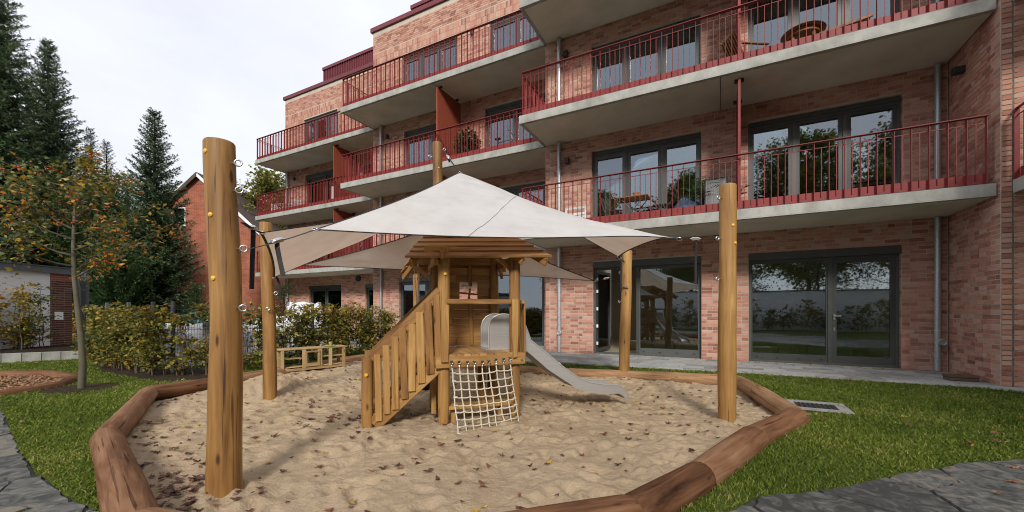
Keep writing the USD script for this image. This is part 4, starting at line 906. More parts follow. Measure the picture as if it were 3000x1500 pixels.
for i, (u, vb, vt, wm, w, Y, lab) in enumerate([
        (-40, 1020, 838, 0.30, 0.7, 11.2, 'orange leaved young beech at the left frame edge before the white garage'),
        (48, 1025, 828, 0.28, 0.75, 11.6, 'yellow and brown young beech, middle one before the white garage wall'),
        (122, 1022, 832, -0.08, 0.75, 12.2, 'green leaved young beech closest to the brick pier'),
        (88, 1030, 930, -0.02, 0.8, 11.9, 'low dark green beech bush between the yellow and the green one')]):
    p = AT(u, vb, Y); top = AT(u, vt, Y)[2]
    bush('young_beech', [(p[0] - 0.15, p[1]), (p[0] + 0.15, p[1])], w, top - 0.15, 700, 60 + i, lab, 'shrub', leaf=0.085, z0=0.15, stems=3 if i < 3 else 6, tone_fn=sh_tone(wm))
bb = AT(222, 990, 17.0); bush('orange_shrub', [(bb[0] - .25, 17), (bb[0] + .25, 17)], 0.8, 1.75, 700, 68, 'rusty orange shrub seen through the gap between brick pier and hedge', 'shrub', leaf=0.10, z0=0.0, stems=5, tone_fn=sh_tone(0.45))

# ------------------------------------------------------------------ hedge, mesh fence and white bulk bags behind it
h0, h1, h2, h3 = gp(268, 1068), gp(470, 1100), gp(640, 1100), gp(1150, 1022)
h2 = (-5.75, 7.9); h3 = (-3.95, 13.3)
def hedge_tone(P_, r): return np.clip(r.beta(1.3, 2.0, len(P_)) * 0.85 + 0.26 * noise2(P_[:, 0] + P_[:, 1], P_[:, 2], 2.0, 14) + 0.10 + 0.22 * np.clip((P_[:, 2] - 0.9) / 0.5, 0, 1) * r.random(len(P_)), 0, 1)
def gapA(P_, r):
    u = CU + F * P_[:, 0] / P_[:, 1]; g = noise2(P_[:, 0] * 1.0, P_[:, 2], 2.4, 22) + 0.28 * noise2(P_[:, 0], P_[:, 2], 7, 23)
    k = np.clip((u - 430) / 110, 0, 1) * np.where(P_[:, 2] < 1.12, 1, 0.45); return g < -0.42 + 0.47 * k
def gapB(P_, r):
    u = CU + F * P_[:, 0] / P_[:, 1]; g = noise2(P_[:, 1], P_[:, 2], 2.0, 25) + 0.25 * noise2(P_[:, 1], P_[:, 2], 7, 26)
    return g < -0.42 + 0.36 * np.clip((880 - u) / 150, 0, 1)
bush('beech_hedge', [h0, h1, h2], 0.55, 1.36, 11500, 71, 'front stretch of the clipped beech hedge, green and yellow, left of the front left post', 'hedge', leaf=0.080, stems=44, tone_fn=hedge_tone, gaps=gapA)
bush('beech_hedge', [(-5.6, 8.2), (-4.9, 10.3), h3], 0.65, 1.42, 12500, 72, 'rear stretch of the clipped beech hedge running behind the play counter', 'hedge', leaf=0.085, stems=46, tone_fn=hedge_tone, gaps=gapB)
fence = empty('mesh_fence', label='dark grey double wire mesh fence standing in the beech hedge', cat='fence')
FL_ = [(-9.6, 9.55), (h1[0] - 0.05, h1[1] + 0.35), (-6.0, 8.25), (-5.25, 10.6), (-4.35, 13.5)]
fz, fh = LZ, 1.36
for i in range(len(FL_) - 1):
    a, b = np.array(FL_[i]), np.array(FL_[i + 1]); L = np.linalg.norm(b - a); d = (b - a) / L; wires = []
    for s in np.arange(0.03, L, 0.055):
        p = a + d * s; wires.append(tube([(p[0], p[1], fz + 0.05), (p[0], p[1], fz + fh)], 0.0035, 4, caps=False))
    for zz in np.arange(0.08, fh, 0.2):
        nn = np.array([-d[1], d[0]]) * 0.007
        for s in (-1, 1): wires.append(tube([(*(a + nn * s), fz + zz), (*(b + nn * s), fz + zz)], 0.004, 4, caps=False))
    put('wire_panel', cat(wires), 'dark_metal', fence, kind='stuff')
    for s in np.arange(0, L - 0.3, 1.25 if i else 1.1):
        p = a + d * s; put('fence_post', cbox(0.06, 0.06, fh + 0.12, 0.006), 'slate_metal', fence, M=T(p[0], p[1], fz + fh / 2 + 0.03, math.atan2(d[1], d[0])), tone=0.1)
def bulk_bag(seed, w=0.95, h=0.85):
    r = np.random.default_rng(seed); b = trimesh.creation.box([w, w, h]).subdivide().subdivide().subdivide().subdivide()
    v = b.vertices.copy(); n = v / np.array([w / 2, w / 2, h / 2])
    bul = 1 + 0.10 * np.cos(n[:, 2] * 1.4) - 0.03; v[:, 0] *= bul; v[:, 1] *= bul
    rad = np.hypot(n[:, 0], n[:, 1]); v[:, 2] += np.where(n[:, 2] > 0.9, 0.16 * np.cos(np.minimum(rad, 1) * 1.4), 0) * 0.9
    q = v * 4.0 + seed; dd = np.stack([meshkit.fbm(q + k * 9.1) - 0.5 for k in range(3)], 1); v += dd * 0.16
    b.vertices = v; b.apply_translation([0, 0, h / 2]); return b
for i, (u, Y, hh, lab) in enumerate([(505, 10.2, 0.86, 'white bulk bag half hidden by the hedge left of the teal tarp'), (575, 9.7, 0.98, 'white bulk bag under the teal tarp behind the fence'), (650, 10.6, 0.8, 'white bulk bag directly behind the front left post'),
        (742, 11.2, 0.92, 'white bulk bag between the two left posts'), (850, 12.2, 1.05, 'white bulk bag right of the rear left post'), (893, 12.9, 1.45, 'tall full white bulk bag peeking above the hedge'), (800, 13.0, 0.95, 'white bulk bag farthest back by the rear left post')]):
    p = AT(u, 900, Y); b = empty('bulk_bag', M=T(p[0], Y, 0, random.random()), label=lab, cat='bulk bag', group='white bulk bags behind the fence')
    put('sack', bulk_bag(i + 3, 0.92, hh), 'bag_cloth', b, smooth=True, tone=0.6 + 0.3 * random.random())
    for sx, sy in ((-1, -1), (1, -1), (1, 1), (-1, 1)):
        put('lifting_loop', strip([(sx * 0.34, sy * 0.42, hh * 0.8), (sx * 0.38, sy * 0.44, hh + 0.12), (sx * 0.42, sy * 0.38, hh + 0.14), (sx * 0.42, sy * 0.34, hh * 0.8)], 0.05, up=(sx, sy, 0.1)), 'bag_cloth', b)
p = AT(578, 905, 9.4)
tp = bulk_bag(44, 0.8, 0.22); put('teal_tarp', tp, 'teal_tarp', M=T(p[0], 9.7, 0.98), smooth=True, label='crumpled teal tarpaulin lying on a white bulk bag behind the fence', cat='tarpaulin')

# ------------------------------------------------------------------ round posts of the sun sails
def post(path, diam, Y, seed, label, caps=(), rings=(), z_bottom=-0.1):
    """path: (u, v) of the post's middle from top to foot; standing at depth Y"""
    pts = np.array([AT(u, v, Y) for u, v in path]); foot = pts[-1].copy(); pts[-1, 2] = min(pts[-1, 2], z_bottom)
    zz = np.linspace(pts[-1, 2], pts[0, 2], 26); o = np.argsort(pts[:, 2])
    X = np.interp(zz, pts[o, 2], pts[o, 0]); X = np.convolve(np.pad(X, 3, 'edge'), np.ones(7) / 7, 'valid')
    r_ = np.random.default_rng(seed); base = np.array([foot[0], Y, 0])
    t = empty('sail_post', label=label, cat='wooden post', M=T(*base))
    rad = diam / 2 * (1 + 0.025 * np.sin(zz * 3.1 + seed) + 0.018 * np.sin(zz * 7.3 + seed * 2)); rad *= np.interp(zz, [zz[0], zz[-1]], [1.04, 0.93])
    k = 28; th = np.arange(k) / k * 2 * np.pi
    zz2 = np.concatenate([zz, [zz[-1] + 0.012]]); X2 = np.concatenate([X, X[-1:]]); rad2 = np.concatenate([rad, [rad[-1] * 0.93]])
    ring_ = rad2[:, None] * (1 + 0.020 * np.sin(2 * th[None] + zz2[:, None] * 0.9 + seed) + 0.014 * np.sin(3 * th[None] - zz2[:, None] * 1.9) + 0.006 * np.sin(9 * th[None] + zz2[:, None] * 2))
    v = np.stack([X2[:, None] - base[0] + ring_ * np.cos(th), ring_ * np.sin(th), np.repeat(zz2[:, None], k, 1)], 2).reshape(-1, 3); f = []
    for i in range(len(zz2) - 1):
        for a in range(k):
            b = (a + 1) % k; f += [[i * k + a, i * k + b, (i + 1) * k + b], [i * k + a, (i + 1) * k + b, (i + 1) * k + a]]
    c = len(v); v = np.vstack([v, [[X2[-1] - base[0], 0, zz2[-1]]]]); e = (len(zz2) - 1) * k
    f += [[c, e + a, e + (a + 1) % k] for a in range(k)]
    put('trunk', trimesh.Trimesh(v, f, process=False), 'honey_wood_upright', t, smooth=50, tone=r_.random())
    xs_ = lambda z: float(np.interp(z, zz, X)) - base[0]
    for u, vv in caps:                                                    # yellow bolt caps on the near side
        z = CZ + (HZ - vv) / F * Y; a = np.clip(((u - CU) / F * (Y - diam * 0.4) - base[0] - xs_(z)) / (diam / 2 * 1.0), -0.96, 0.96); c_ = math.sqrt(1 - a * a)
        p = np.array([xs_(z) + a * diam / 2 * .97, -c_ * diam / 2 * .97, z]); n = np.array([a, -c_, 0])
        put('bolt_cap', tube([p - n * 0.01, p + n * 0.004, p + n * 0.009], [0.017, 0.016, 0.009], 14), 'yellow_plastic', t, smooth=40)
    for vv, side, ang in rings:                                           # eye bolts
        z = CZ + (HZ - vv) / F * Y; n = np.array([side * math.cos(ang), -math.sin(ang), 0]); p = np.array([xs_(z), 0, z]) + n * diam * 0.48
        eb = put('eye_bolt', cat([tube([p, p + n * 0.035], 0.007, 8), torus(0.022, 0.0065, frame(p + n * 0.057 - np.array([0.02, 0.01, 0]), p + n * 0.057 + np.array([0.02, 0.01, 0])) @ trimesh.transformations.rotation_matrix(math.pi / 2, (1, 0, 0)))]), 'steel', t, smooth=True)
    return t
post([(642, 422), (647, 600), (658, 700), (664, 850), (664, 1000), (659, 1200), (655, 1432)], 0.207, 2.92, 1, 'thick honey brown sail post in the left foreground', caps=((605, 457), (621, 638), (629, 818)), rings=((482, 1, .2), (561, 1, .2), (730, 1, .15), (903, 1, .3)))
post([(778, 655), (782, 800), (790, 950), (791, 1176)], 0.176, 5.81, 2, 'sail post at the left rear, between foreground post and play counter', rings=((700, 1, .5), (860, 1, .3), (905, 1, 1.1)))
post([(1281, 420), (1284, 600), (1288, 1000), (1290, 1125)], 0.19, 7.7, 3, 'tall sail post rising behind the playhouse above the peak of the white sail', rings=((440, 1, .3), (462, -1, .5)), caps=((1286, 496),))
post([(1838, 737), (1834, 900), (1830, 1000), (1828, 1110)], 0.205, 7.83, 4, 'sail post at the right rear in front of the open glazed door', rings=((884, -1, .3), (800, -1, .3)))
post([(2132, 545), (2132, 800), (2130, 1000), (2130, 1232)], 0.200, 4.79, 5, 'honey brown sail post at the right front before the brick wall', rings=((583, -1, .4), (700, -1, .3), (818, -1, .3)), caps=((2146, 664), (2155, 715)))
post([(1219, 806), (1220, 900), (1221, 1085)], 0.155, 9.2, 6, 'short thin sail post far back, seen left of the playhouse beside the chain')

# ------------------------------------------------------------------ sun sails
def buckle(p, d, parent):
    put('ratchet_buckle', cat([cbox(0.13, 0.055, 0.012, 0.004), cbox(0.10, 0.06, 0.035, 0.01)]), 'steel', parent, M=frame(np.asarray(p) - d * 0.06, np.asarray(p) + d * 0.06))
def web(parent, a, b, buckle_at=0.5, w=0.035, tail=None):
    a, b = np.asarray(a, float), np.asarray(b, float); d = unit(b - a)
    put('strap', strip(np.linspace(a, b, 6) - np.array([0, 0, 1]) * (0.01 * np.sin(np.linspace(0, np.pi, 6)))[:, None], w), 'black_webbing', parent)
    if buckle_at: buckle(a + (b - a) * buckle_at, d, parent)
    if tail is not None:
        p = a + (b - a) * (buckle_at or 0.5); put('strap_tail', strip([p, p + [0.01, -0.01, -0.06], p + [tail[0] * .4, 0, -tail[1] * .5], p + [tail[0], 0, -tail[1]]], w, up=(0.3, -1, 0.1)), 'black_webbing', parent)
def sail(label, corners, pull, sag, n=28, seed=1, droop=0.0, ridge=0.0):
    C = [np.asarray(c, float) for c in corners]; s = empty('shade_sail', label=label, cat='sun sail', M=T(*C[0]))
    if len(C) == 4:
        uu, vv = np.meshgrid(np.linspace(0, 1, n + 1), np.linspace(0, 1, n + 1))
        u2 = uu + pull * 4 * vv * (1 - vv) * (1 - 2 * uu); v2 = vv + pull * 4 * uu * (1 - uu) * (1 - 2 * vv)
        w = np.stack([(1 - u2) * (1 - v2), u2 * (1 - v2), u2 * v2, (1 - u2) * v2], -1)
        idx = lambda i, j: i * (n + 1) + j
        f = [[idx(i, j), idx(i, j + 1), idx(i + 1, j + 1), idx(i + 1, j)] for i in range(n) for j in range(n)]
        f = np.array(f); f = np.vstack([f[:, [0, 1, 2]], f[:, [0, 2, 3]]])
        edge_ids = [[idx(0, j) for j in range(n + 1)], [idx(i, n) for i in range(n + 1)], [idx(n, n - j) for j in range(n + 1)], [idx(n - i, 0) for i in range(n + 1)]]
        pos = w.reshape(-1, 4) @ np.array(C)
        if ridge:
            a_, b_ = u2[..., None], v2[..., None]; near = C[0] + a_ * (C[1] - C[0]) + b_ * (C[3] - C[0]); far = C[2] + (1 - a_) * (C[3] - C[2]) + (1 - b_) * (C[1] - C[2])
            k_ = 1 / (1 + np.exp(-(a_ + b_ - 1) * 7)); pos = ridge * (near * (1 - k_) + far * k_).reshape(-1, 3) + (1 - ridge) * pos
        mid = (16 * uu * (1 - uu) * vv * (1 - vv)).ravel(); par_ = np.stack([uu.ravel(), vv.ravel()], 1)
    else:
        pts = [(i, j) for i in range(n + 1) for j in range(n + 1 - i)]; num = {p: k for k, p in enumerate(pts)}
        B = np.array([(1 - (i + j) / n, i / n, j / n) for i, j in pts])
        W = B.copy()
        for a in range(3): W[:, a] += pull * 4 * B[:, (a + 1) % 3] * B[:, (a + 2) % 3] * (1 - 3 * B[:, a])
        W /= W.sum(1, keepdims=True); pos = W @ np.array(C); mid = 27 * B.prod(1); f = []
        for i in range(n):
            for j in range(n - i):
                f.append([num[i, j], num[i + 1, j], num[i, j + 1]])
                if i + j < n - 1: f.append([num[i + 1, j], num[i + 1, j + 1], num[i, j + 1]])
        f = np.array(f); par_ = B[:, 1:]
        edge_ids = [[num[i, 0] for i in range(n + 1)], [num[n - i, i] for i in range(n + 1)], [num[0, n - i] for i in range(n + 1)]]
    pos = pos + np.array([0, 0, -sag])[None] * mid[:, None]
    pos[:, 2] += 0.018 * noise2(par_[:, 0] * 3, par_[:, 1] * 9, 1.0, seed) * np.minimum(1, mid * 3)
    for ci, c in enumerate(C):                                        # tension creases fanning from the corners
        dv = pos - c; inw = unit(np.mean(C, 0) - c); q_ = dv @ inw; lat = np.linalg.norm(np.cross(dv, inw), axis=1) * np.sign(np.cross(dv, inw) @ np.array([0.1, 0.2, 1.0])); ang = np.arctan2(lat, np.maximum(q_, 1e-3))
        pos[:, 2] += 0.013 * np.sin(ang * 17 + ci + seed) * np.exp(-np.linalg.norm(dv, axis=1) / 0.9) * np.minimum(1, mid * 5)
    if droop: pos[:, 2] -= droop * 4 * par_[:, 0] * (1 - par_[:, 0]) * (1 - par_[:, 1]) ** 2
    put('cloth', (pos - C[0], f), 'sail_cloth', s, smooth=True, tone=0.5)
    if len(C) == 4:
        for q_ in (int(n * .34), int(n * .67)):
            e = [idx(i, q_) for i in range(n + 1)]; put('seam', strip(pos[e] - C[0] + [0, -0.002, .004], 0.022, 0.003), 'sail_cloth', s, tone=0.42)
    for e in edge_ids: put('edge_binding', strip(pos[e] - C[0] - [0, 0, .002], 0.022, 0.008), 'black_webbing', s)
    for c, e in zip(C, edge_ids):
        inw = unit(np.mean(C, 0) - c); put('corner_ring', torus(0.028, 0.007, frame(c - C[0] - inw * 0.03, c - C[0] + inw * 0.03) @ trimesh.transformations.rotation_matrix(0.5, (1, 0, 0))), 'steel', s, smooth=True)
    return s, C
L_ = AT(925, 672, 3.55); PK = AT(1347, 506, 7.15); R_ = AT(1990, 700, 5.0); Q4 = AT(1812, 752, 7.55)
s1, C1 = sail('large white sun sail stretched over the playhouse roof, peak at the tall post', [L_, R_, Q4, PK], 0.028, 0.05, n=64, seed=3, droop=0.075, ridge=0.85)
ring1 = AT(727, 730, 2.94); web(s1, L_ - L_, ring1 - L_, 0.62, tail=(0.05, 0.28))
web(s1, R_ - L_, AT(2100, 700, 4.78) - L_, 0.45, tail=(0.0, 0.55)); web(s1, PK - L_, AT(1300, 441, 7.62) - L_, 0.7, tail=(0.02, 0.1)); web(s1, Q4 - L_, AT(1830, 768, 7.74) - L_, 0.4, tail=(0.0, 0.62))
put('fallen_leaf', cat([trimesh.creation.icosphere(1, 0.03).apply_transform(np.diag([1.2, .8, .25, 1])).apply_translation(AT(1318, 702, 4.35) - L_ + [0, 0.02, 0.03]), trimesh.creation.icosphere(1, 0.03).apply_transform(np.diag([1.4, .8, .25, 1])).apply_translation(AT(1410, 702, 4.5) - L_ + [0, .02, 0.03])]), 'red_leaf', s1)
A2 = AT(765, 681, 3.6); B2 = AT(803, 812, 5.55); T2 = AT(1290, 604, 7.4)
s2, C2 = sail('beige sun sail hanging lower at the left, seen from beneath', [A2, T2, B2], 0.012, 0.10, n=26, seed=5)
web(s2, A2 - A2, AT(712, 652, 3.0) - A2, 0.5, tail=(-0.01, 0.50)); web(s2, B2 - A2, AT(812, 800, 5.75) - A2, None); 
put('strap_tail', strip(np.array([AT(806, 800, 5.6), AT(818, 830, 5.62), AT(821, 880, 5.64)]) - A2, 0.03, up=(0, -1, .1)), 'black_webbing', s2)
A3 = AT(882, 777, 6.9); B3 = AT(1745, 823, 7.75); T3 = AT(1335, 640, 6.1)
s3, C3 = sail('beige sun sail at the back whose lower edge passes behind the playhouse', [A3, B3, T3], 0.03, 0.05, n=26, seed=8)
web(s3, A3 - A3, AT(800, 800, 5.9) - A3, None, w=0.025); web(s3, B3 - A3, AT(1816, 806, 7.72) - A3, 0.45, w=0.025); web(s3, AT(1790, 822, 7.72) - A3, AT(1836, 842, 7.72) - A3, 0.9, w=0.025)

# ------------------------------------------------------------------ playhouse
PA = math.radians(17.5); pa = np.array([math.cos(PA), math.sin(PA), 0]); pb = np.array([-math.sin(PA), math.cos(PA), 0]); PO = np.array([-0.774, 4.57, 0.0])
MP = T(PO[0], PO[1], 0, PA)                       # local frame: x along the front, y to the back
ph = empty('playhouse', label='honey brown wooden playhouse tower with plank roof, stairs and platform', cat='playhouse', M=MP)
def loc(p): q = np.asarray(p, float) - PO; return np.array([q @ pa, q @ pb, q[2]])
def hit_y(u, v, y):
    """point of the playhouse plane y (local) seen at this pixel, in local coordinates"""
    d = np.array([(u - CU) / F, 1.0, (HZ - v) / F]); c = np.array([0, 0, CZ]); t = (y - loc(c)[1]) / (d @ pb); return loc(c + d * t)
def beam(name, p0, p1, w, th, up=(0, 0, 1), m='honey_wood', parent=None, c=0.006, tone=None):
    p0, p1 = np.asarray(p0, float), np.asarray(p1, float)
    return put(name, cbox(np.linalg.norm(p1 - p0), th, w, c), m, parent or ph, M=frame(p0, p1, up), tone=tone)
W_, D_ = 0.845, 0.95; FLZ = 0.80
def pole(name, x, y, z0, z1, r, seed, parent=None, taper=None, lean=(0, 0)):
    zz = np.linspace(z0, z1, 14); rr_ = r * (1 + 0.04 * np.sin(zz * 4 + seed) + 0.02 * np.sin(zz * 9 + 2 * seed))
    if taper: rr_[0] *= taper; rr_[1] *= (1 + taper) / 2
    return put(name, tube(np.stack([x + lean[0] * (zz - z0), y + lean[1] * (zz - z0), zz], 1), rr_, 18), 'honey_wood_upright', parent or ph, smooth=50)
pole('corner_post', 0, 0, -0.05, 2.02, 0.066, 1, taper=0.72); pole('corner_post', W_, 0, -0.1, 2.02, 0.064, 2); pole('corner_post', 0, D_, -0.1, 2.05, 0.060, 3); pole('corner_post', W_, D_, -0.1, 2.05, 0.064, 4)
pole('support_post', 0.57, 0.55, -0.1, 0.70, 0.05, 5); pole('support_post', 0.72, 0.62, -0.1, 0.70, 0.055, 6)
beam('front_beam', (-0.10, -0.085, 0.728), (W_ + 0.10, -0.085, 0.742), 0.125, 0.045)
beam('side_beam', (-0.085, -0.06, 0.735), (-0.085, D_ + 0.1, 0.735), 0.12, 0.045); beam('side_beam', (W_ + 0.085, -0.06, 0.742), (W_ + 0.085, D_ + 0.1, 0.742), 0.12, 0.045); beam('rear_beam', (-0.1, D_ + 0.085, 0.735), (W_ + 0.1, D_ + 0.085, 0.735), 0.12, 0.045)
xq = -0.055; k = 0
while xq < W_ + 0.03:
    beam('floor_board', (xq + 0.043, -0.10, FLZ), (xq + 0.043, D_ + 0.06, FLZ), 0.028, 0.085, m='roof_wood', c=0.004, tone=0.6 + 0.4 * random.random()); xq += 0.090; k += 1
# rear wall of planks with a small crossed window
wa, wb = hit_y(1346, 876, D_ + 0.03), hit_y(1398, 845, D_ + 0.03); wz0, wz1 = wa[2], wb[2]; wx0, wx1 = wa[0] - 0.0, wb[0] + 0.0
z = FLZ + 0.02; k = 0
while z < 1.98:
    h = random.choice([0.085, 0.10, 0.115]); zt = min(z + h, 2.0); segs = [(0.05, W_ - 0.03)]
    if zt > wz0 and z < wz1: segs = [(0.05, wx0), (wx1, W_ - 0.03)]
    for a, b in segs:
        if b - a > 0.03:
            cuts = [a, b] if b - a < 0.5 or k % 3 else [a, a + random.uniform(.15, .3), b]
            for p, q in zip(cuts[:-1], cuts[1:]): beam('wall_plank', (p + 0.001, D_ + 0.02, (z + zt) / 2), (q - 0.001, D_ + 0.02, (z + zt) / 2), zt - z - 0.0012, 0.026 + random.uniform(-.004, .004), c=0.004)
    z = zt; k += 1
bz = hit_y(1377, 900, D_)[0]
beam('batten', (bz + 0.02, D_ - 0.01, FLZ + 0.02), (bz + 0.01, D_ - 0.01, wz0 - 0.05), 0.05, 0.022, up=(1, 0, 0)); beam('batten', (bz, D_ - 0.01, wz1 + 0.02), (bz + 0.0, D_ - 0.01, 1.98), 0.05, 0.022, up=(1, 0, 0))
beam('window_bar', (bz - 0.012, D_ + 0.02, wz0), (bz + 0.004, D_ + 0.02, wz1), 0.03, 0.02, up=(1, 0, 0)); beam('window_bar', (wx0, D_ + 0.018, (wz0 + wz1) / 2 + 0.01), (wx1, D_ + 0.018, (wz0 + wz1) / 2 - 0.01), 0.025, 0.02)
# front rail, the boards beside the posts
zr = hit_y(1405, 884, -0.06)[2]
beam('front_rail', (0.03, -0.055, zr), (W_ + 0.01, -0.055, zr + 0.004), 0.058, 0.04)
for (u0, v0, u1, v1, w) in ((1302, 893, 1303, 1060, 0.085), (1507, 877, 1507, 1047, 0.075)):
    a, b = hit_y(u0, v0, -0.11), hit_y(u1, v1, -0.11); L = a[2] - b[2]
    pl = Polygon([(-w / 2, 0), (w / 2 - 0.01, 0.0), (w / 2, L * .5), (w / 2 * 0.9, L), (-w / 2 * 0.95, L), (-w / 2, L * .4)]) if u0 < 1400 else Polygon([(-w * .25, 0), (w * .3, 0.01), (w / 2, L * .4), (w / 2, L), (-w / 2, L), (-w / 2, L * .45)])
    m = ext(pl, 0.032); m.apply_transform(np.array([[0, 1, 0, 0], [1, 0, 0, 0], [0, 0, -1, 0], [0, 0, 0, 1.0]]))      # length along local x
    M = np.eye(4); M[:3, 0] = (0, 0, 1); M[:3, 1] = (1, 0, 0); M[:3, 2] = (0, 1, 0); M[:3, 3] = (b[0], -0.112, b[2])
    put('shaped_board', m, 'honey_wood', ph, M=M)
for y in (0.02, 0.16): beam('side_board', (W_ + 0.125, y, 0.72), (W_ + 0.125, y + 0.01, 1.42), 0.075, 0.025, up=(0, 1, 0))
beam('side_rail', (W_ + 0.09, -0.05, 1.41), (W_ + 0.09, 0.25, 1.41), 0.05, 0.035); beam('side_rail', (W_ + 0.09, D_ - 0.35, 1.45), (W_ + 0.09, D_ + 0.1, 1.45), 0.055, 0.035)
for (x, z) in ((W_ + 0.05, 0.735), (W_ + 0.055, zr + 0.01)): put('bolt', tube([(x, -0.13, z), (x, -0.10, z)], 0.013, 10), 'steel', ph, smooth=40)
put('bolt_cap', tube([(0.003, -0.085, 1.72), (0.003, -0.06, 1.72)], 0.018, 12), 'yellow_plastic', ph, smooth=40)
# lower shelf behind the net
beam('low_bench', (0.02, 0.06, 0.20), (W_ + 0.02, 0.06, 0.21), 0.045, 0.18, up=(0, 0, 1)); beam('bench_foot', (0.12, 0.08, -0.1), (0.12, 0.08, 0.17), 0.06, 0.06); beam('bench_foot', (0.68, 0.08, -0.1), (0.68, 0.08, 0.17), 0.06, 0.06)
beam('low_plank', (-0.07, D_ * 0.4, 0.05), (-0.07, D_ * 0.45, 0.72), 0.04, 0.06); 
# gable roof of overlapping boards: eaves given by their corners
E0, E1 = loc(AT(1187, 757, 4.33)), loc(AT(1616, 755, 4.62)); B0 = loc(AT(1172, 801, 6.15)); B1 = B0 + (E1 - E0)
RG0, RG1 = (E0 + B0) / 2 + [0.38, 0, 0.54], (E1 + B1) / 2 + [-0.42, 0, 0.52]
for side, (e0, e1) in enumerate(((E0, E1), (B0, B1))):
    for i in range(7):
        t0, t1 = i / 7, (i + 1.28) / 7
        a0, a1 = e0 + (RG0 - e0) * t0, e1 + (RG1 - e1) * t0; c0, c1 = e0 + (RG0 - e0) * min(t1, 1), e1 + (RG1 - e1) * min(t1, 1)
        jl, jr = random.uniform(-.015, .015), random.uniform(-.015, .015); ax_ = unit(a1 - a0); a0, c0, a1, c1 = a0 + ax_ * jl, c0 + ax_ * jl, a1 + ax_ * jr, c1 + ax_ * jr
        nrm = unit(np.cross(a1 - a0, c0 - a0)); nrm *= np.sign(nrm[2]); lift = 0.032
        v = np.array([a0 + nrm * lift, a1 + nrm * lift, c1 + nrm * 0.006, c0 + nrm * 0.006]); lo_ = v - nrm * 0.026
        O = (a0 + a1) / 2; M = frame(a0, a1); Mi = np.linalg.inv(M); pts = np.vstack([v, lo_]); pts = pts @ Mi[:3, :3].T + Mi[:3, 3]
        put('roof_board', trimesh.convex.convex_hull(pts), 'roof_wood', ph, M=M, tone=random.random())
for a, b, g in ((E0, B0, RG0), (E1, B1, RG1)):
    ins = unit(E1 - E0) * (0.06 if a is E0 else -0.06)
    beam('rafter', a + ins - [0, 0, 0.055], g + ins - [0, 0, 0.06], 0.085, 0.04, up=(0, 0, 1)); beam('rafter', b + ins - [0, 0, 0.055] + (b - g) * 0.03, g + ins - [0, 0, 0.06], 0.085, 0.04)
    ins *= 5.2
    beam('rafter', a + ins - [0, 0, 0.055] + (g - a) * .04, g + ins - [0, 0, 0.06], 0.085, 0.04); beam('rafter', b + ins - [0, 0, 0.055], g + ins - [0, 0, 0.06], 0.085, 0.04)
for yy in (0.0, D_): beam('wall_plate', (-0.22, yy, 1.98), (W_ + 0.22, yy, 2.0), 0.10, 0.05)
beam('wall_plate', (-0.04, -0.2, 1.93), (-0.04, D_ + 0.25, 1.93), 0.11, 0.035); beam('wall_plate', (W_ + 0.04, -0.2, 1.93), (W_ + 0.04, D_ + 0.25, 1.93), 0.11, 0.035)
beam('brace', (-0.02, D_ + 0.02, 1.74), (-0.30, D_ + 0.04, 1.93), 0.05, 0.04); beam('brace', (W_ - 0.02, 0.02, 1.78), (W_ - 0.22, 0.02, 1.95), 0.05, 0.04)

# stairs with slatted balustrades
nw = loc(G(1076, 1252, 0.0)); nwx, nwy = nw[0], nw[1]
nz = 0.775
def newel(y, top):
    zz = np.linspace(-0.1, top, 8); put('newel_post', tube(np.stack([np.full(8, nwx), np.full(8, y), zz], 1), 0.062 * (1 + 0.03 * np.sin(zz * 5)), 16), 'honey_wood_upright', ph, smooth=50)
newel(nwy, nz); newel(nwy + 0.72, nz + 0.02)
put('bolt_cap', tube([(nwx - 0.01, nwy - 0.066, 0.60), (nwx - 0.01, nwy - 0.085, 0.60)], 0.019, 12), 'yellow_plastic', ph, smooth=40)
for j, y in enumerate((nwy - 0.02, nwy + 0.74)):
    ye = -0.03 if j == 0 else 0.72
    hr0, hr1 = np.array([nwx + 0.05, y, nz - 0.02]), np.array([-0.04, ye, 1.53]); st0, st1 = np.array([nwx + 0.07, y, 0.03]), np.array([-0.02, ye, 0.74])
    beam('handrail', hr0, hr1, 0.115, 0.04); beam('stringer', st0, st1, 0.16, 0.045)
    n = 8
    for i in range(n):
        t = (i + 0.62) / (n + 0.15); p = st0 + (st1 - st0) * t; q = hr0 + (hr1 - hr0) * t; off = np.array([0, -0.042 if j == 0 else 0.042, 0])
        w = random.uniform(0.068, 0.088); jx = random.uniform(-0.012, 0.012)
        beam('slat', p + off + [jx, 0, -0.03 + random.uniform(-.04, .03)], q + off + [-jx, 0, random.uniform(-.06, 0.03)], 0.026, w, up=(0, -1, 0), c=0.005)
for i in range(5):
    t = (i + 0.5) / 5; x = nwx + 0.05 + t * (-nwx - 0.05); z = 0.10 + t * 0.66
    beam('tread', (x, nwy + 0.03 - t * nwy * 0.1, z), (x, nwy + 0.70 - t * nwy * 0.1, z), 0.04, 0.17)

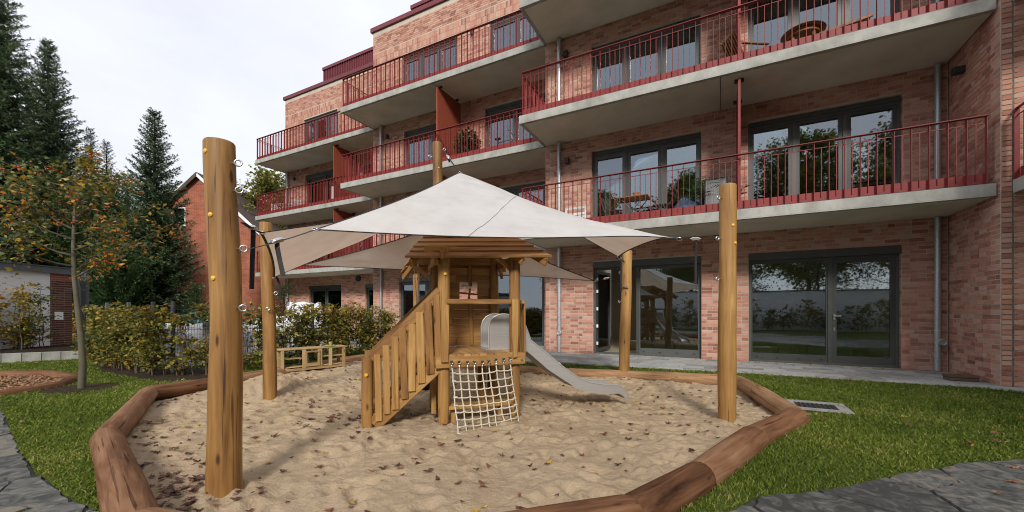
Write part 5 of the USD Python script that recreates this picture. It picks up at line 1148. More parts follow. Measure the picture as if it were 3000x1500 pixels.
# climbing net
net = empty('climbing_net', label='cream rope climbing net hung from the front beam of the playhouse', cat='rope net')
TLw, TRw = np.array(PO + pa * hit_y(1324, 1068, -0.13)[0] + pb * -0.13), np.array(PO + pa * hit_y(1494, 1060, -0.13)[0] + pb * -0.13); TLw[2], TRw[2] = 0.705, 0.715
BLw, BRw = G(1343, 1270, 0.0), G(1521, 1240, 0.0); nv, nh = 9, 9
rn = np.random.default_rng(5)
def netp(a, b):
    t = TLw + (TRw - TLw) * a; q = BLw + (BRw - BLw) * a; p = t + (q - t) * b
    return p + np.array([0, 0, -0.03 * math.sin(math.pi * b)]) + np.array([0, 0, -0.018 * math.sin(math.pi * a)]) 
grid = np.array([[netp(i / (nv - 1), j / nh) + rn.normal(0, 0.004, 3) for j in range(nh + 1)] for i in range(nv)])
for i in range(nv):
    p = grid[i]; put('rope', tube(p, 0.0078, 7), 'rope', net, smooth=True, tone=0.4 + 0.4 * random.random())
    p0 = grid[i, 0]; n = -pb
    put('thimble', cat([torus(0.017, 0.006, frame(p0 + [0, 0, .03] - pa * .02, p0 + [0, 0, .03] + pa * .02) @ trimesh.transformations.rotation_matrix(math.pi / 2, (1, 0, 0))), tube([p0, p0 - (p0 - grid[i, 1]) * 0.35], 0.010, 8)]), 'steel', net, smooth=True)
    put('eye_bolt', cat([tube([p0 + [0, 0, 0.045], p0 + pb * 0.06 + [0, 0, 0.045]], 0.006, 6), torus(0.014, 0.005, frame(p0 + [0, 0, 0.045] - pb * .01, p0 + [0, 0, 0.045] + pb * .01))]), 'black_plastic', net, smooth=True)
    e = grid[i, nh]; put('ferrule', tube([e, e + (e - grid[i, nh - 1]) * 0.25 + [0, 0, -0.004]], 0.011, 8), 'white_plastic', net, smooth=40)
for j in range(1, nh + 1):
    q = np.array([grid[i, j] for i in range(nv)]); s = np.linspace(0, nv - 1, (nv - 1) * 4 + 1)
    q = np.stack([np.interp(s, range(nv), q[:, c]) for c in range(3)], 1); q[:, 2] -= 0.006 * np.abs(np.sin(np.pi * s)); q = q - pb * 0.004
    put('rope', tube(q, 0.0072, 7), 'rope', net, smooth=True, tone=0.3 + 0.4 * random.random())
    for i in (0, nv - 1):
        sd = 1 if i == 0 else -1; put('ferrule', tube([grid[i, j] - pb * .008, grid[i, j] + sd * pa * 0.03 - pb * .008], 0.011, 8), 'galvanised', net, smooth=40)
kn = []
for i in range(nv):
    for j in range(1, nh + 1):
        s = trimesh.creation.icosphere(1, 0.0135); s.apply_translation(grid[i, j]); kn.append(s)
put('knots', cat(kn), 'rope', net, smooth=True, tone=0.5, kind='stuff')

# slide of brushed steel
sl = empty('steel_slide', label='brushed stainless steel slide running down from the playhouse to the right', cat='slide', M=MP)
y1, y2 = 0.30, 0.70
def top_rim():
    def h(u, v): q = hit_y(u, v, y1); return (q[0], q[2])
    low = [h(1527, 930), h(1540, 955), h(1555, 997), h(1600, 1033), h(1650, 1075), h(1697, 1108), h(1732, 1121), h(1770, 1126), h(1808, 1127), h(1826, 1137), h(1836, 1152), h(1842, 1170)]
    hood = [(0.60, 0.83), (0.60, 1.10), (0.62, 1.17), (0.665, 1.225), (0.73, 1.258), (0.80, 1.265), (0.90, 1.25)]
    return hood + low
def bot_rim():
    def h(u, v): q = hit_y(u, v, y1); return (q[0], q[2])
    return [(0.60, 0.80), (0.93, 0.80), h(1545, 1030), h(1606, 1083), h(1691, 1139), h(1732, 1151), h(1780, 1155), h(1813, 1153), h(1826, 1160), h(1834, 1174)]
tr, br_ = np.array(top_rim()), np.array(bot_rim())
for y in (y1, y2):
    pl = Polygon(np.vstack([tr, br_[::-1]])).buffer(0); m = ext(pl, 0.008); m.apply_transform(np.array([[1, 0, 0, 0], [0, 0, 1, y - 0.004], [0, 1, 0, 0], [0, 0, 0, 1.0]])); m.fix_normals()
    put('side_cheek', m, 'brushed_steel', sl, tone=0.6)
    put('rim_tube', tube(np.stack([tr[:, 0], np.full(len(tr), y), tr[:, 1]], 1), 0.011, 10), 'brushed_steel', sl, smooth=True, tone=0.9)
bed = br_[1:] + [0, 0.035]; L = len(bed)
v = np.vstack([np.stack([bed[:, 0], np.full(L, y1 + 0.004), bed[:, 1]], 1), np.stack([bed[:, 0], np.full(L, y2 - 0.004), bed[:, 1]], 1)]); v = np.vstack([v, v - [0, 0, 0.006]])
f = [[i, i + 1, L + i + 1, L + i] for i in range(L - 1)] + [[2 * L + i, 3 * L + i, 3 * L + i + 1, 2 * L + i + 1] for i in range(L - 1)]
put('slide_bed', (v, np.array(f)), 'brushed_steel', sl, smooth=True, tone=0.7)
put('entry_plate', bx(0.56, 0.93, y1 - 0.03, y2 + 0.03, 0.816, 0.822), 'brushed_steel', sl, tone=0.4)

# chain hoist with a small black bucket
hoist = empty('bucket_hoist', label='small black bucket on a steel chain hanging beside the playhouse stairs', cat='bucket hoist')
hx = AT(1217, 790, 5.55)
def chain(p0, p1, name='chain'):
    L = np.linalg.norm(p1 - p0); n = max(4, int(L / 0.032)); ms = []
    for i in range(n):
        a = p0 + (p1 - p0) * (i / n); b = p0 + (p1 - p0) * ((i + 1.15) / n)
        ms.append(torus(0.012, 0.0042, frame(a, b) @ trimesh.transformations.rotation_matrix((i % 2) * math.pi / 2, (1, 0, 0)) @ np.diag([1.5, 0.8, 1, 1]), 10, 5))
    put(name, cat(ms), 'galvanised', hoist, smooth=True)
bk = G(1247, 1153, 0.10); bk[2] = 0.16
chain(hx + [-.02, 0, 0.08], np.array([AT(1232, 1010, 5.50)[0], 5.5, 0.75])); chain(hx + [.035, 0, 0.08], np.array([AT(1226, 890, 5.5)[0], 5.5, 1.32])); chain(np.array([AT(1232, 1010, 5.50)[0], 5.5, 0.75]), np.array([bk[0], bk[1], bk[2] + 0.20]))
beam('hoist_arm', loc(hx + [-.06, 0, .12]), loc(hx + [0.32, 0.05, .13]), 0.06, 0.06)
prof = np.array([(0.0, 0.0), (0.062, 0.0), (0.085, 0.10), (0.092, 0.102), (0.092, 0.112), (0.080, 0.112), (0.058, 0.012), (0.0, 0.012)])
bm = trimesh.creation.revolve(prof, sections=24); bm.apply_translation(bk); put('bucket', bm, 'black_plastic', hoist, smooth=40)
th = np.linspace(0, np.pi, 12); put('bail', tube(np.stack([bk[0] + 0.085 * np.cos(th), np.full(12, bk[1]), bk[2] + 0.105 + 0.09 * np.sin(th)], 1), 0.004, 6), 'steel', hoist, smooth=True)

# play counter of rough pale wood
k0, k1 = G(823, 1081, 0.10), G(999, 1065, 0.10); Lk = np.linalg.norm(k1 - k0); ka_ = math.atan2(k1[1] - k0[1], k1[0] - k0[0])
pc = empty('play_counter', label='low play kitchen counter of pale rough wood with shelves before the hedge', cat='play counter', M=T(k0[0] - .05, k0[1], 0.06, ka_))
Hc, Dc = 0.44, 0.36
def pbm(name, p0, p1, w, th, up=(0, 0, 1)): return put(name, cbox(np.linalg.norm(np.subtract(p1, p0)), th, w, 0.004), 'pale_wood', pc, M=frame(p0, p1, up))
for i in range(4): pbm('top_board', (-0.04, -Dc / 2 + 0.045 + i * 0.092, Hc), (Lk + 0.12, -Dc / 2 + 0.045 + i * 0.092, Hc + random.uniform(0, .004)), 0.028, 0.086)
for x in (0.03, Lk + 0.05):
    for y in (-Dc / 2 + 0.035, Dc / 2 - 0.035): pbm('leg', (x, y, -0.12), (x, y, Hc - 0.015), 0.06, 0.06, up=(1, 0, 0))
for fx, w in ((0.36, 0.07), (0.62, 0.09), (0.80, 0.07)): pbm('upright', (Lk * fx, -Dc / 2 + 0.02, 0.03), (Lk * fx, -Dc / 2 + 0.02, Hc - 0.015), 0.028, w, up=(0, -1, 0))
for z_, a, b in ((0.06, 0, 1.04), (0.24, 0.02, 0.34), (0.25, 0.63, 1.03)):
    for i in range(3): pbm('shelf_board', (Lk * a, -Dc / 2 + 0.09 + i * 0.10, z_), (Lk * b, -Dc / 2 + 0.09 + i * 0.10, z_), 0.02, 0.09)
dr = Polygon([(0.0, 0.0), (Lk * 0.24, 0.0), (Lk * 0.24, 0.33), (0, 0.33)]).difference(affinity.translate(Point(0, 0).buffer(0.085, 8, cap_style=3).buffer(0.03), Lk * 0.12, 0.185))
m = ext(dr, 0.022); m.apply_transform(np.array([[1, 0, 0, Lk * 0.375], [0, 0, 1, -Dc / 2 - 0.012], [0, 1, 0, 0.06], [0, 0, 0, 1.0]])); m.fix_normals(); put('oven_door', m, 'pale_wood', pc)
pbm('rear_post', (Lk * 0.45, Dc / 2 - 0.03, 0.0), (Lk * 0.45, Dc / 2 - 0.03, Hc - 0.015), 0.05, 0.05, up=(1, 0, 0)); pbm('base_rail', (0, -Dc / 2 + 0.01, 0.01), (Lk + .05, -Dc / 2 + 0.01, 0.02), 0.05, 0.02)
gl = PO * 0 + [k0[0] + (k1[0] - k0[0]) * 0.80, k0[1] + (k1[1] - k0[1]) * 0.80, 0.06 + Hc + 0.016]
plate = cat([trimesh.creation.revolve(np.array([(0, 0), (0.10, 0), (0.125, 0.012), (0.12, 0.016), (0.098, 0.006), (0, 0.006)]), sections=24)]); plate.apply_transform(np.diag([1, 1, 1.2, 1])); plate.apply_translation(gl); put('green_plate', plate, 'green_plastic', smooth=40, label='bright green toy plate on the play counter', cat='toy plate')
cup = trimesh.creation.revolve(np.array([(0, 0), (0.035, 0), (0.042, 0.08), (0.037, 0.08), (0.031, 0.006), (0, 0.006)]), sections=20); cup.apply_translation(gl + [-0.02, 0.08, 0.012]); put('toy_cup', cup, 'pale_wood', smooth=40, label='small pale toy cup standing by the green plate', cat='toy cup')

# ------------------------------------------------------------------ small things on the ground at the right
d0, d1, d2, d3 = G(2332, 1181, LZ)[:2], G(2392, 1176, LZ)[:2], G(2472, 1207, LZ)[:2], G(2352, 1203, LZ)[:2]
dp = Polygon([gp(2318, 1178), gp(2412, 1178), gp(2474, 1207), gp(2350, 1203)]); cx, cy = dp.centroid.coords[0]
drain = empty('yard_drain', label='square yard drain with dark grating in a concrete frame set in the lawn', cat='drain', M=T(cx, cy, LZ, PA * 0 - 0.48))
put('frame', cat(ring(-0.34, 0.34, -0.30, 0.30, 0.12, -0.06, 0.016)).apply_transform(np.array([[1, 0, 0, 0], [0, 0, -1, 0], [0, 1, 0, 0], [0, 0, 0, 1.0]])).apply_transform(np.diag([1, 1, 1, 1])), 'concrete', drain, tone=0.3)
dk_ = put('pit', bx(-0.22, 0.22, -0.18, 0.18, -0.02, -0.005), 'black_plastic', drain)
for i in range(9): put('grate_bar', bx(-0.215 + i * 0.05, -0.195 + i * 0.05, -0.175, 0.175, 0.0, 0.012), 'dark_metal', drain, tone=1.0)
for i in range(4): put('grate_bar', bx(-0.215, 0.205, -0.15 + i * 0.098, -0.14 + i * 0.098, 0.001, 0.009), 'dark_metal', drain, tone=1.0)
b0 = G(2806, 1118, BZ); blk = empty('wood_block', label='dark wooden step block lying on the terrace by the inner corner of the brick wall', cat='wood block', M=T(b0[0] + 0.16, b0[1] + 0.1, BZ, -0.35))
put('board', cbox(0.40, 0.22, 0.045, 0.006), 'dark_wood', blk, M=T(0, 0, 0.083)); put('board', cbox(0.38, 0.20, 0.05, 0.006), 'dark_wood', blk, M=T(0, 0, 0.034))
for x, y in ((-0.15, -.1), (0.15, -.1)): put('nail', tube([(x, y + .02, .105), (x, y + .02, .109)], 0.006, 8), 'steel', blk)

# ------------------------------------------------------------------ things on the balconies (placed in the building's frame)
def on_balcony(name, u, lvl, blk, depth, rz=0.0, **kw):
    y0 = BLK[blk][2]; x, _ = wall_hit(u, 0, y0 - depth)
    w = to_world(x, y0 - depth, Z[lvl] + TH + 0.001)
    return empty(name, M=T(w[0], w[1], w[2], math.atan2(ES[1], ES[0]) + rz), **kw)
def rod(name, parent, a, b, r, m, n=8): return put(name, tube([a, b], r, n), m, parent, smooth=40)
def slatb(name, parent, a, b, w, th, m, up=(0, 0, 1)): return put(name, cbox(np.linalg.norm(np.subtract(b, a)), th, w, 0.003) if up[2] < .5 else cbox(np.linalg.norm(np.subtract(b, a)), w, th, 0.003), m, parent, M=frame(a, b, up))
def folding_chair(u, depth, rz, label, m='dark_metal', sm='dark_wood', lvl=1, blk='C'):
    c = on_balcony('folding_chair', u, lvl, blk, depth, rz, label=label, cat='chair')
    for y in (-0.2, 0.2):
        rod('leg', c, (-0.22, y, 0), (0.20, y * .96, 0.46), 0.010, m); rod('back_leg', c, (0.22, y, 0), (-0.18, y, 0.50), 0.010, m); rod('back_post', c, (-0.16, y, 0.42), (-0.30, y, 0.88), 0.010, m)
    for i in range(4): slatb('seat_slat', c, (-0.15 + i * 0.10, -0.21, 0.455), (-0.15 + i * 0.10, 0.21, 0.455), 0.08, 0.014, sm)
    for i in range(3): slatb('back_slat', c, (-0.20 - i * 0.035, -0.19, 0.55 + i * 0.125), (-0.20 - i * 0.035, 0.19, 0.55 + i * 0.125), 0.014, 0.09, sm)
    return c
def bistro_table(u, depth, rz, label, topm, legm, lvl=1, blk='C', L=0.75, W=0.55):
    c = on_balcony('folding_table', u, lvl, blk, depth, rz, label=label, cat='table')
    for i in range(6): slatb('top_slat', c, (-L / 2, -W / 2 + (i + .5) * W / 6, 0.72), (L / 2, -W / 2 + (i + .5) * W / 6, 0.72), W / 6 - 0.008, 0.022, topm)
    for y in (-W / 2 + 0.06, W / 2 - 0.06):
        rod('leg', c, (-L / 2 + .08, y, 0), (L / 2 - .1, y, 0.70), 0.012, legm); rod('leg', c, (L / 2 - .08, y * .9, 0), (-L / 2 + .1, y * .9, 0.70), 0.012, legm)
    for z_, y0_, y1_ in ((0.2, -W / 2 + .06, W / 2 - .06),): rod('cross_bar', c, (L / 2 - .08 - .1, y0_, .2), (L / 2 - .18, y1_, .2), 0.009, legm)
    return c
tb_ = bistro_table(1857, 0.85, 0.0, 'small folding table with honey slatted top on the first floor balcony', 'honey_wood', 'window_frame_grey')
cp = on_balcony('flower_pot', 1863, 1, 'C', 0.82, label='small terracotta pot standing on the slatted balcony table', cat='flower pot')
put('pot', trimesh.creation.revolve(np.array([(0, 0), (0.055, 0), (0.075, 0.12), (0.08, 0.12), (0.08, 0.14), (0.065, 0.14), (0.05, 0.02), (0, 0.02)]), sections=20).apply_translation([0, 0, 0.733]), 'terracotta', cp, smooth=40)
folding_chair(1795, 0.80, 0.0, 'dark folding chair left of the slatted balcony table'); folding_chair(1945, 0.85, math.pi, 'dark folding chair with armrest right of the slatted balcony table')
bag = on_balcony('bean_bag', 2015, 1, 'C', 0.5, label='slumped dark blue bean bag beside the potted palm on the balcony', cat='bean bag')
bb_ = trimesh.creation.icosphere(4, 0.36); v = bb_.vertices.copy(); v[:, 2] = np.where(v[:, 2] < 0, v[:, 2] * .6, v[:, 2] * (1 + .35 * np.exp(-((v[:, 0] + .1) ** 2 + v[:, 1] ** 2) / .03))); v += 0.07 * (np.stack([meshkit.fbm(v * 5 + k * 4) for k in range(3)], 1) - .5) * 2; bb_.vertices = v; bb_.apply_translation([0, 0, 0.23])
put('sack', bb_, 'blue_fabric', bag, smooth=True)
def palm(u, depth, h, n, lvl, blk, label, m='palm_leaf', L=0.8, seed=3, potm='terracotta'):
    r = np.random.default_rng(seed); c = on_balcony('potted_palm', u, lvl, blk, depth, label=label, cat='potted plant')
    put('pot', trimesh.creation.revolve(np.array([(0, 0), (0.12, 0), (0.16, 0.30), (0.15, 0.30), (0.14, 0.26), (0, 0.26)]), sections=20), potm, c, smooth=40)
    put('stem', tube([(0, 0, .25), (0.02, 0, h * .45)], [0.035, 0.03], 8), 'bark', c, smooth=40)
    B, D, S, N = [], [], [], []; fr = []
    for i in range(n):
        a = r.uniform(0, 6.28); el = r.uniform(0.2, 1.35); l = L * r.uniform(.7, 1.1); s = np.linspace(0, 1, 12); d = np.array([math.cos(a) * math.cos(el), math.sin(a) * math.cos(el), math.sin(el)])
        pts = np.array([0, 0, h * .45]) + d * (s * l)[:, None] - np.array([0, 0, 1]) * (0.35 * l * s ** 2.2)[:, None]; fr.append(tube(pts, np.linspace(.008, .002, 12), 5))
        side = unit(np.cross(d, [0, 0, 1.0]))
        for k in range(2, 12):
            for sg in (-1, 1): B.append(pts[k]); D.append((side * sg * .8 + d * .5 - [0, 0, .25]) * 0.24 * math.sin(math.pi * (k + 1) / 13)); S.append(d * 0.012); N.append([0, 0, .01])
    v, f = leaf_quads(np.array(B), np.array(D), np.array(S), np.array(N)); put('fronds', (v, f), m, c, tone=np.repeat(r.random(len(B)), 4)); put('ribs', cat(fr), m, c, kind='stuff')
palm(2057, 0.75, 1.25, 26, 1, 'C', 'tall green palm in a pot on the first floor balcony beside the red partition post', seed=3)
palm(2128, 0.9, 0.9, 16, 1, 'C', 'dark wine red potted plant right of the palm on the first floor balcony', m='red_leaf', seed=4, L=.6)
fb = on_balcony('folded_chair', 2097, 1, 'C', 1.15, label='grey folded garden chair leaning right of the potted palm', cat='folded chair'); put('cloth', cbox(0.42, 0.04, 0.72, 0.015), 'grey_fabric', fb, M=T(0, 0, 0.47)); 
for x in (-.22, .22): rod('tube', fb, (x, -.02, 0), (x, .03, 0.88), 0.012, 'dark_metal')
rod('tube', fb, (-.22, .03, .88), (.22, .03, .88), 0.012, 'dark_metal')
ra = on_balcony('plant_rack', 1687, 1, 'C', 0.95, label='white painted wooden rack with a bare wood board behind the railing', cat='rack')
for x in (-.27, .27): slatb('post', ra, (x, 0, 0), (x, 0, 0.66), 0.04, 0.04, 'white_plastic', up=(0, 1, 0))
for z_ in (0.40, 0.48, .64): slatb('bar', ra, (-.25, 0, z_), (.25, 0, z_), 0.02, 0.06, 'white_plastic')
put('board', cbox(.48, .02, .32, .004), 'pale_wood', ra, M=T(0, .02, .18))
for (u, rz, lab) in ((2190, 0.6, 'teak garden chair at the left end of the upper right balcony'),):
    c = on_balcony('garden_chair', u, 2, 'C', 0.8, rz, label=lab, cat='chair')
    for x, y in ((-.25, -.25), (.25, -.25), (-.25, .25), (.25, .25)): slatb('leg', c, (x, y, 0), (x, y, .60), .045, .03, 'teak', up=(0, 1, 0))
    for i in range(6): slatb('seat_slat', c, (-.25 + i * .1, -.24, .42 - i * .01), (-.25 + i * .1, .24, .42 - i * .01), .08, .018, 'teak')
    for y in np.linspace(-.21, .21, 7): slatb('back_slat', c, (-.26, y, .42), (-.50, y, .92), .018, .045, 'teak', up=(0, 1, 0))
    for y in (-.27, .27): slatb('armrest', c, (-.32, y, .62), (.30, y, .64), .055, .022, 'teak')
rt = on_balcony('round_table', 2352, 2, 'C', 0.85, label='round teak table tilted up on the upper right balcony', cat='table')
put('table_top', trimesh.creation.revolve(np.array([(0, 0), (.38, 0), (.40, .012), (.38, .028), (0, .028)]), sections=40).apply_translation([0, 0, .66]), 'teak', rt, smooth=40); put('apron', trimesh.creation.revolve(np.array([(.28, 0), (.30, 0), (.30, .07), (.28, .07)]), sections=32).apply_translation([0, 0, .585]), 'teak', rt, smooth=40)
for a in range(4): slatb('leg', rt, (.28 * math.cos(a * 1.57 + .7), .28 * math.sin(a * 1.57 + .7), 0), (.24 * math.cos(a * 1.57 + .7), .24 * math.sin(a * 1.57 + .7), .65), .05, .05, 'teak', up=(0, 1, 0))
ln_ = on_balcony('lounge_chair', 2465, 2, 'C', 0.9, label='long teak lounger right of the round table on the upper balcony', cat='lounger')
for i in range(9): slatb('slat', ln_, (-.36 + i * .09, -.28, .40 + .012 * i), (-.36 + i * .09, .28, .40 + .012 * i), .085, .018, 'teak')
for y in (-.3, .3): slatb('side_rail', ln_, (-.42, y, .385), (.42, y, .49), .03, .05, 'teak')
for x, y in ((-.34, -.29), (.34, -.29), (-.34, .29), (.34, .29)): slatb('leg', ln_, (x, y, 0), (x, y, .4), .04, .04, 'teak', up=(0, 1, 0))
sp = on_balcony('balcony_shrub', 1368, 2, 'B', 0.75, label='bushy dark green shrub in a pot right of the rust red balcony partition', cat='potted plant')
r_ = np.random.default_rng(9); put('pot', trimesh.creation.revolve(np.array([(0, 0), (.16, 0), (.20, .32), (.18, .32), (0, .30)]), sections=18), 'terracotta', sp, smooth=40)
c_ = r_.normal(0, 1, (1500, 3)); c_ /= np.linalg.norm(c_, axis=1, keepdims=True); c_ *= (r_.random((1500, 1)) ** .33); c_ = c_ * [.50, .45, .55] + [0, 0, .85]
v, f = random_leaves(c_, .11, r_); put('foliage', (v, f), 'palm_leaf', sp, tone=np.repeat(r_.random(1500), 4)); put('stem', tube([(0, 0, .28), (0, 0, .9)], .02, 6), 'bark', sp)
gb = on_balcony('bicycle', 1472, 2, 'B', 0.55, label='dark bicycle half hidden behind the middle balcony railing', cat='bicycle')
for x in (-.5, .5): put('wheel', torus(.31, .018, np.array([[1, 0, 0, x], [0, 0, 1, 0], [0, 1, 0, .33], [0, 0, 0, 1.0]]), 28, 6), 'black_plastic', gb, smooth=True)
put('frame', cat([tube(p, .016, 6) for p in ([(-.5, 0, .33), (-.15, 0, .75), (.38, 0, .78), (.5, 0, .33)], [(-.5, 0, .33), (-.02, 0, .30), (.36, 0, .72)], [(-.02, 0, .3), (-.18, 0, .88)])]), 'dark_metal', gb, smooth=True)
put('handlebar', tube([(.36, -.28, .98), (.40, -.1, 1.0), (.37, 0, .95), (.40, .1, 1.0), (.36, .28, .98)], .012, 6), 'steel', gb, smooth=True); put('fork', tube([(.37, 0, .95), (.40, 0, .78)], .014, 6), 'steel', gb); put('saddle', cbox(.24, .13, .05, .02), 'black_plastic', gb, M=T(-.19, 0, .90))
bistro_table(833, 0.75, 0.2, 'white bistro table behind the railing of the farthest left balcony', 'white_plastic', 'white_plastic', lvl=2, blk='A')
for u, rz, lab in ((812, 0.1, 'white folding chair left of the white bistro table'), (862, 3.0, 'white folding chair right of the white bistro table')): folding_chair(u, 0.75, rz, lab, 'white_plastic', 'white_plastic', lvl=2, blk='A')
tw = on_balcony('hanging_towel', 974, 2, 'A', 1.50, label='pale lilac towel hanging over the far left balcony railing', cat='towel'); put('cloth', cat([cbox(.26, .014, .62, .005)]), 'bag_cloth', tw, M=T(0, 0, .52), tone=.3)
# in the ground floor rooms
def in_room(name, x, y, rz=0, **kw): w = to_world(x, y, BZ + 0.001); return empty(name, M=T(w[0], w[1], w[2], math.atan2(ES[1], ES[0]) + rz), **kw)
shf = in_room('toy_shelf', 2.35, 1.9, label='low white toy shelf with a rounded cut-out inside the open door', cat='shelf')
put('side', ext(Polygon([(0, 0), (.32, 0), (.32, .40), (.16, .52), (0, .52)]), .03).apply_transform(np.array([[0, 0, 1, -.40], [1, 0, 0, 0], [0, 1, 0, 0], [0, 0, 0, 1.0]])), 'white_plastic', shf); put('side', ext(Polygon([(0, 0), (.32, 0), (.32, .40), (.16, .52), (0, .52)]), .03).apply_transform(np.array([[0, 0, 1, .40], [1, 0, 0, 0], [0, 1, 0, 0], [0, 0, 0, 1.0]])), 'white_plastic', shf)
for z_ in (.04, .26): put('shelf', bx(-.37, .40, .01, .31, z_, z_ + .02), 'white_plastic', shf)
put('front', bx(-.37, .40, -.015, 0.009, .02, .25), 'pale_wood', shf)
for i, (x, y, lab) in enumerate(((3.35, 1.6, 'small pale green stool inside the fixed window left of the wall pier'), (6.15, 0.9, 'left pale green stool inside the right glazed front'), (6.5, 1.0, 'middle pale green stool inside the right glazed front'), (7.6, 0.9, 'pale green stool inside the right glazed door'))):
    s_ = in_room('stool', x, y, label=lab, cat='stool'); put('seat', cbox(.30, .30, .03, .01), 'sail_cloth', s_, M=T(0, 0, .36), tone=.2)
    for q in (-.13, .13): put('side', cbox(.02, .28, .34, .004), 'sail_cloth', s_, M=T(q, 0, .172), tone=.1)
for x, y, lab in ((2.2, 3.4, 'flat lit ceiling lamp behind the open glazed door'), (5.9, 2.6, 'flat lit ceiling lamp behind the right glazed front')):
    c = in_room('ceiling_lamp', x, y, label=lab, cat='lamp'); put('housing', cbox(1.1, .16, .05, .01), 'white_plastic', c, M=T(0, 0, 2.96)); put('diffuser', bx(-.53, .53, -.07, .07, 2.925, 2.934), 'lamp_light', c)

# ------------------------------------------------------------------ fallen leaves
def maple(r, s):
    a = np.linspace(0, 2 * np.pi, 11)[:-1] + r.normal(0, .12, 10); rad = np.where(np.arange(10) % 2 == 0, 1.0, 0.42) * r.uniform(.7, 1.15, 10) * s
    if r.random() < 0.55:
        rad = s * r.uniform(.8, 1.1, 10) / np.sqrt(np.cos(a) ** 2 + (np.sin(a) / r.uniform(.3, .55)) ** 2); z = s * (0.5 * r.random() * np.cos(a) ** 2 + r.uniform(-.12, .2, 10)); c_, s_ = math.cos(6.28 * r.random()), math.sin(6.28 * r.random()); q = np.stack([rad * np.cos(a), rad * np.sin(a)], 1)
        th_ = r.uniform(0, 6.28); return np.vstack([[0, 0, 0], np.stack([q[:, 0] * math.cos(th_) - q[:, 1] * math.sin(th_), q[:, 0] * math.sin(th_) + q[:, 1] * math.cos(th_), z], 1)])
    z = r.uniform(-.25, .45, 10) * s * np.where(np.arange(10) % 2 == 0, 1, .4); z -= 0
    return np.vstack([[0, 0, 0], np.stack([rad * np.cos(a), rad * np.sin(a) * .8, z], 1)])
def scatter(n, region, zf, seed, size=(.022, .055), cluster=None, tonef=None):
    r = np.random.default_rng(seed); x0, y0, x1, y1 = region.bounds; V_, F_, T_ = [], [], []; k = 0; tries = 0
    while k < n and tries < n * 60:
        tries += 1
        p = r.uniform((x0, y0), (x1, y1)) if cluster is None or r.random() < cluster[1] else cluster[0][r.integers(len(cluster[0]))] + r.normal(0, cluster[2], 2)
        if p[1] < 1.5 or not region.contains(Point(p)): continue
        m = maple(r, r.uniform(*size)); V_.append(m + [p[0], p[1], zf(p[0], p[1]) + 0.010]); F_.append(np.array([[0, i + 1, (i + 1) % 10 + 1] for i in range(10)]) + k * 11); T_.append(np.full(11, tonef(r) if tonef else r.random())); k += 1
    return (np.vstack(V_), np.vstack(F_)), np.concatenate(T_)
pitc = PIT.buffer(-.14); cl = np.array([G(u, v, 0)[:2] for u, v in ((480, 1390), (520, 1420), (500, 1440), (560, 1400), (420, 1270), (400, 1240), (440, 1300), (470, 1180), (640, 1480), (600, 1490), (430, 1350), (1040, 1230), (960, 1230))])
m_, t_ = scatter(620, pitc, SZ, 41, cluster=None, tonef=lambda r: r.random() ** 1.25); put('fallen_leaves', m_, 'fallen_leaf', tone=t_, kind='stuff', label='dry red and brown leaves strewn over the sand', cat='leaves')
m_, t_ = scatter(270, pitc, SZ, 42, size=(.02, .05), cluster=(cl, .12, .17), tonef=lambda r: r.random() * .62); put('leaf_drift', m_, 'fallen_leaf', tone=t_, kind='stuff', label='wet dark brown leaves drifted along the logs at the left of the sand', cat='leaves')
m_, t_ = scatter(330, LV.union(PATH_R).union(PATH_L).buffer(-.02), lambda x, y: LZ + .035 if LV.contains(Point(x, y)) else LZ + .012, 43, tonef=lambda r: .35 + .65 * r.random()); put('lawn_leaves', m_, 'fallen_leaf', tone=t_, kind='stuff', label='scattered yellow and brown leaves on lawn and path', cat='leaves')
m_, t_ = scatter(260, TERR.intersection(sbox(-3, 4, 9, 13)), lambda x, y: BZ + .004, 44, size=(.012, .03), cluster=(np.array([tb(x, -.12) for x in np.arange(1, 8.6, .12)]), .45, .10), tonef=lambda r: .3 + .5 * r.random()); put('terrace_leaves', m_, 'fallen_leaf', tone=t_, kind='stuff', label='small leaves blown against the glazed doors on the terrace', cat='leaves')

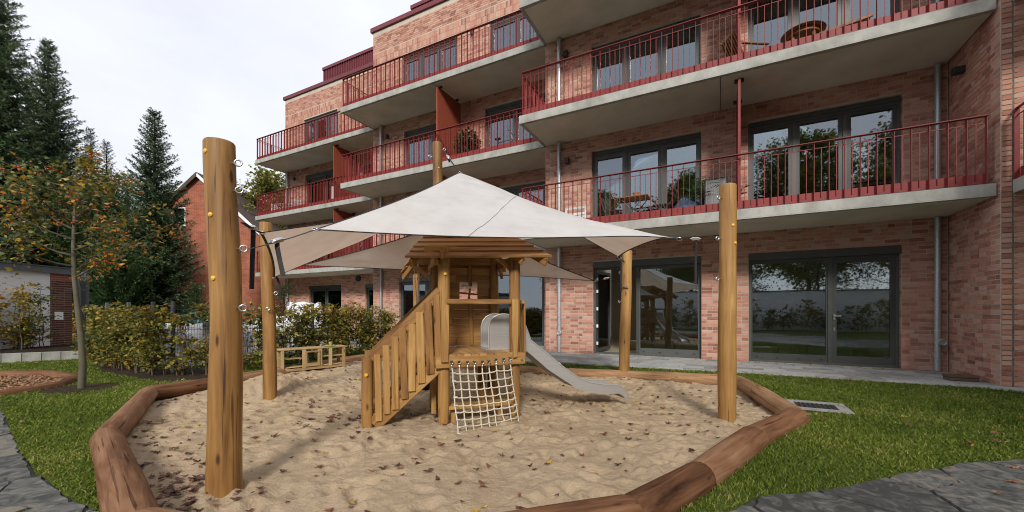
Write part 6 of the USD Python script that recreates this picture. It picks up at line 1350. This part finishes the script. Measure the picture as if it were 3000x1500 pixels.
# ------------------------------------------------------------------ the garden behind the viewer that the windows mirror
wy = -19.5
gw = empty('garden_wall', M=MB, label='long white rendered garden wall opposite the apartment block', cat='wall')
put('wall', bx(-6, 26, wy - .2, wy, 0, 2.6), 'white_render', gw, tone=.3); put('coping', bx(-6, 26, wy - .24, wy + .04, 2.601, 2.66), 'slate_metal', gw)
for i in range(15):
    x = 1.5 + i * 1.15; a, b = tb(x - .3, wy + .7), tb(x + .3, wy + .7)
    bush('young_beech', [a, b], 1.1, 1.75 + .35 * math.sin(i * 2.1), 900, 200 + i, 'young beech in the row before the white garden wall opposite, seen in the window reflections', 'shrub', leaf=.12, stems=3, z0=LZ, tone_fn=sh_tone([0, .25, -.05][i % 3]), group='beeches before the garden wall opposite')
for i, (x, y, h, w) in enumerate(((-6.5, -14.5, 9.0, 2.8), (-2.5, -20.0, 11, 3.2), (1.5, -23.0, 15.0, 4.0), (5.0, -19, 10.0, 3.0), (-10.5, -21, 12, 3.6), (-15.0, -15, 11.0, 3.4))):
    broadleaf('birch_tree', x, y, h, w, 300 + i, 'far_leaf', ['slender birch', 'wide birch', 'tallest birch', 'low birch', 'broad birch', 'spreading birch'][i] + ' with thin autumn leaves behind the viewer, seen only mirrored in the windows', 'tree', leaf=.16, per=4, z_first=2.2, n=40, bark_='bark', trunk_r=.12, scatter=.16, nside=4)
p = (8.6, -11.0); broadleaf('lime_tree', p[0], p[1], 14.5, 4.0, 320, 'far_leaf', 'large dense lime tree behind the viewer that shades the right side of the lawn', 'tree', leaf=.22, per=14, z_first=3.0, n=60, bark_='bark', trunk_r=.2, scatter=.25, nside=4)

for i, (x, y, h, w) in enumerate(((-24, -36, 22, 6.5), (-11, -42, 25, 7.5), (1, -40, 23, 6.5), (13, -44, 26, 7.5), (24, -38, 22, 6.5), (-36, -30, 21, 6.5))):
    broadleaf('old_tree', x, y, h, w, 340 + i, 'far_leaf', ['tall old tree far behind the viewer at the left', 'largest round old tree far behind the viewer', 'old tree straight behind the viewer', 'wide tall old tree behind the viewer at the right', 'old tree far behind the viewer at the right end', 'old tree at the left end far behind the viewer'][i] + ', seen only in the upper windows', 'tree', leaf=.42, per=6, z_first=5.0, n=44, bark_='bark', trunk_r=.35, scatter=.5, nside=4)
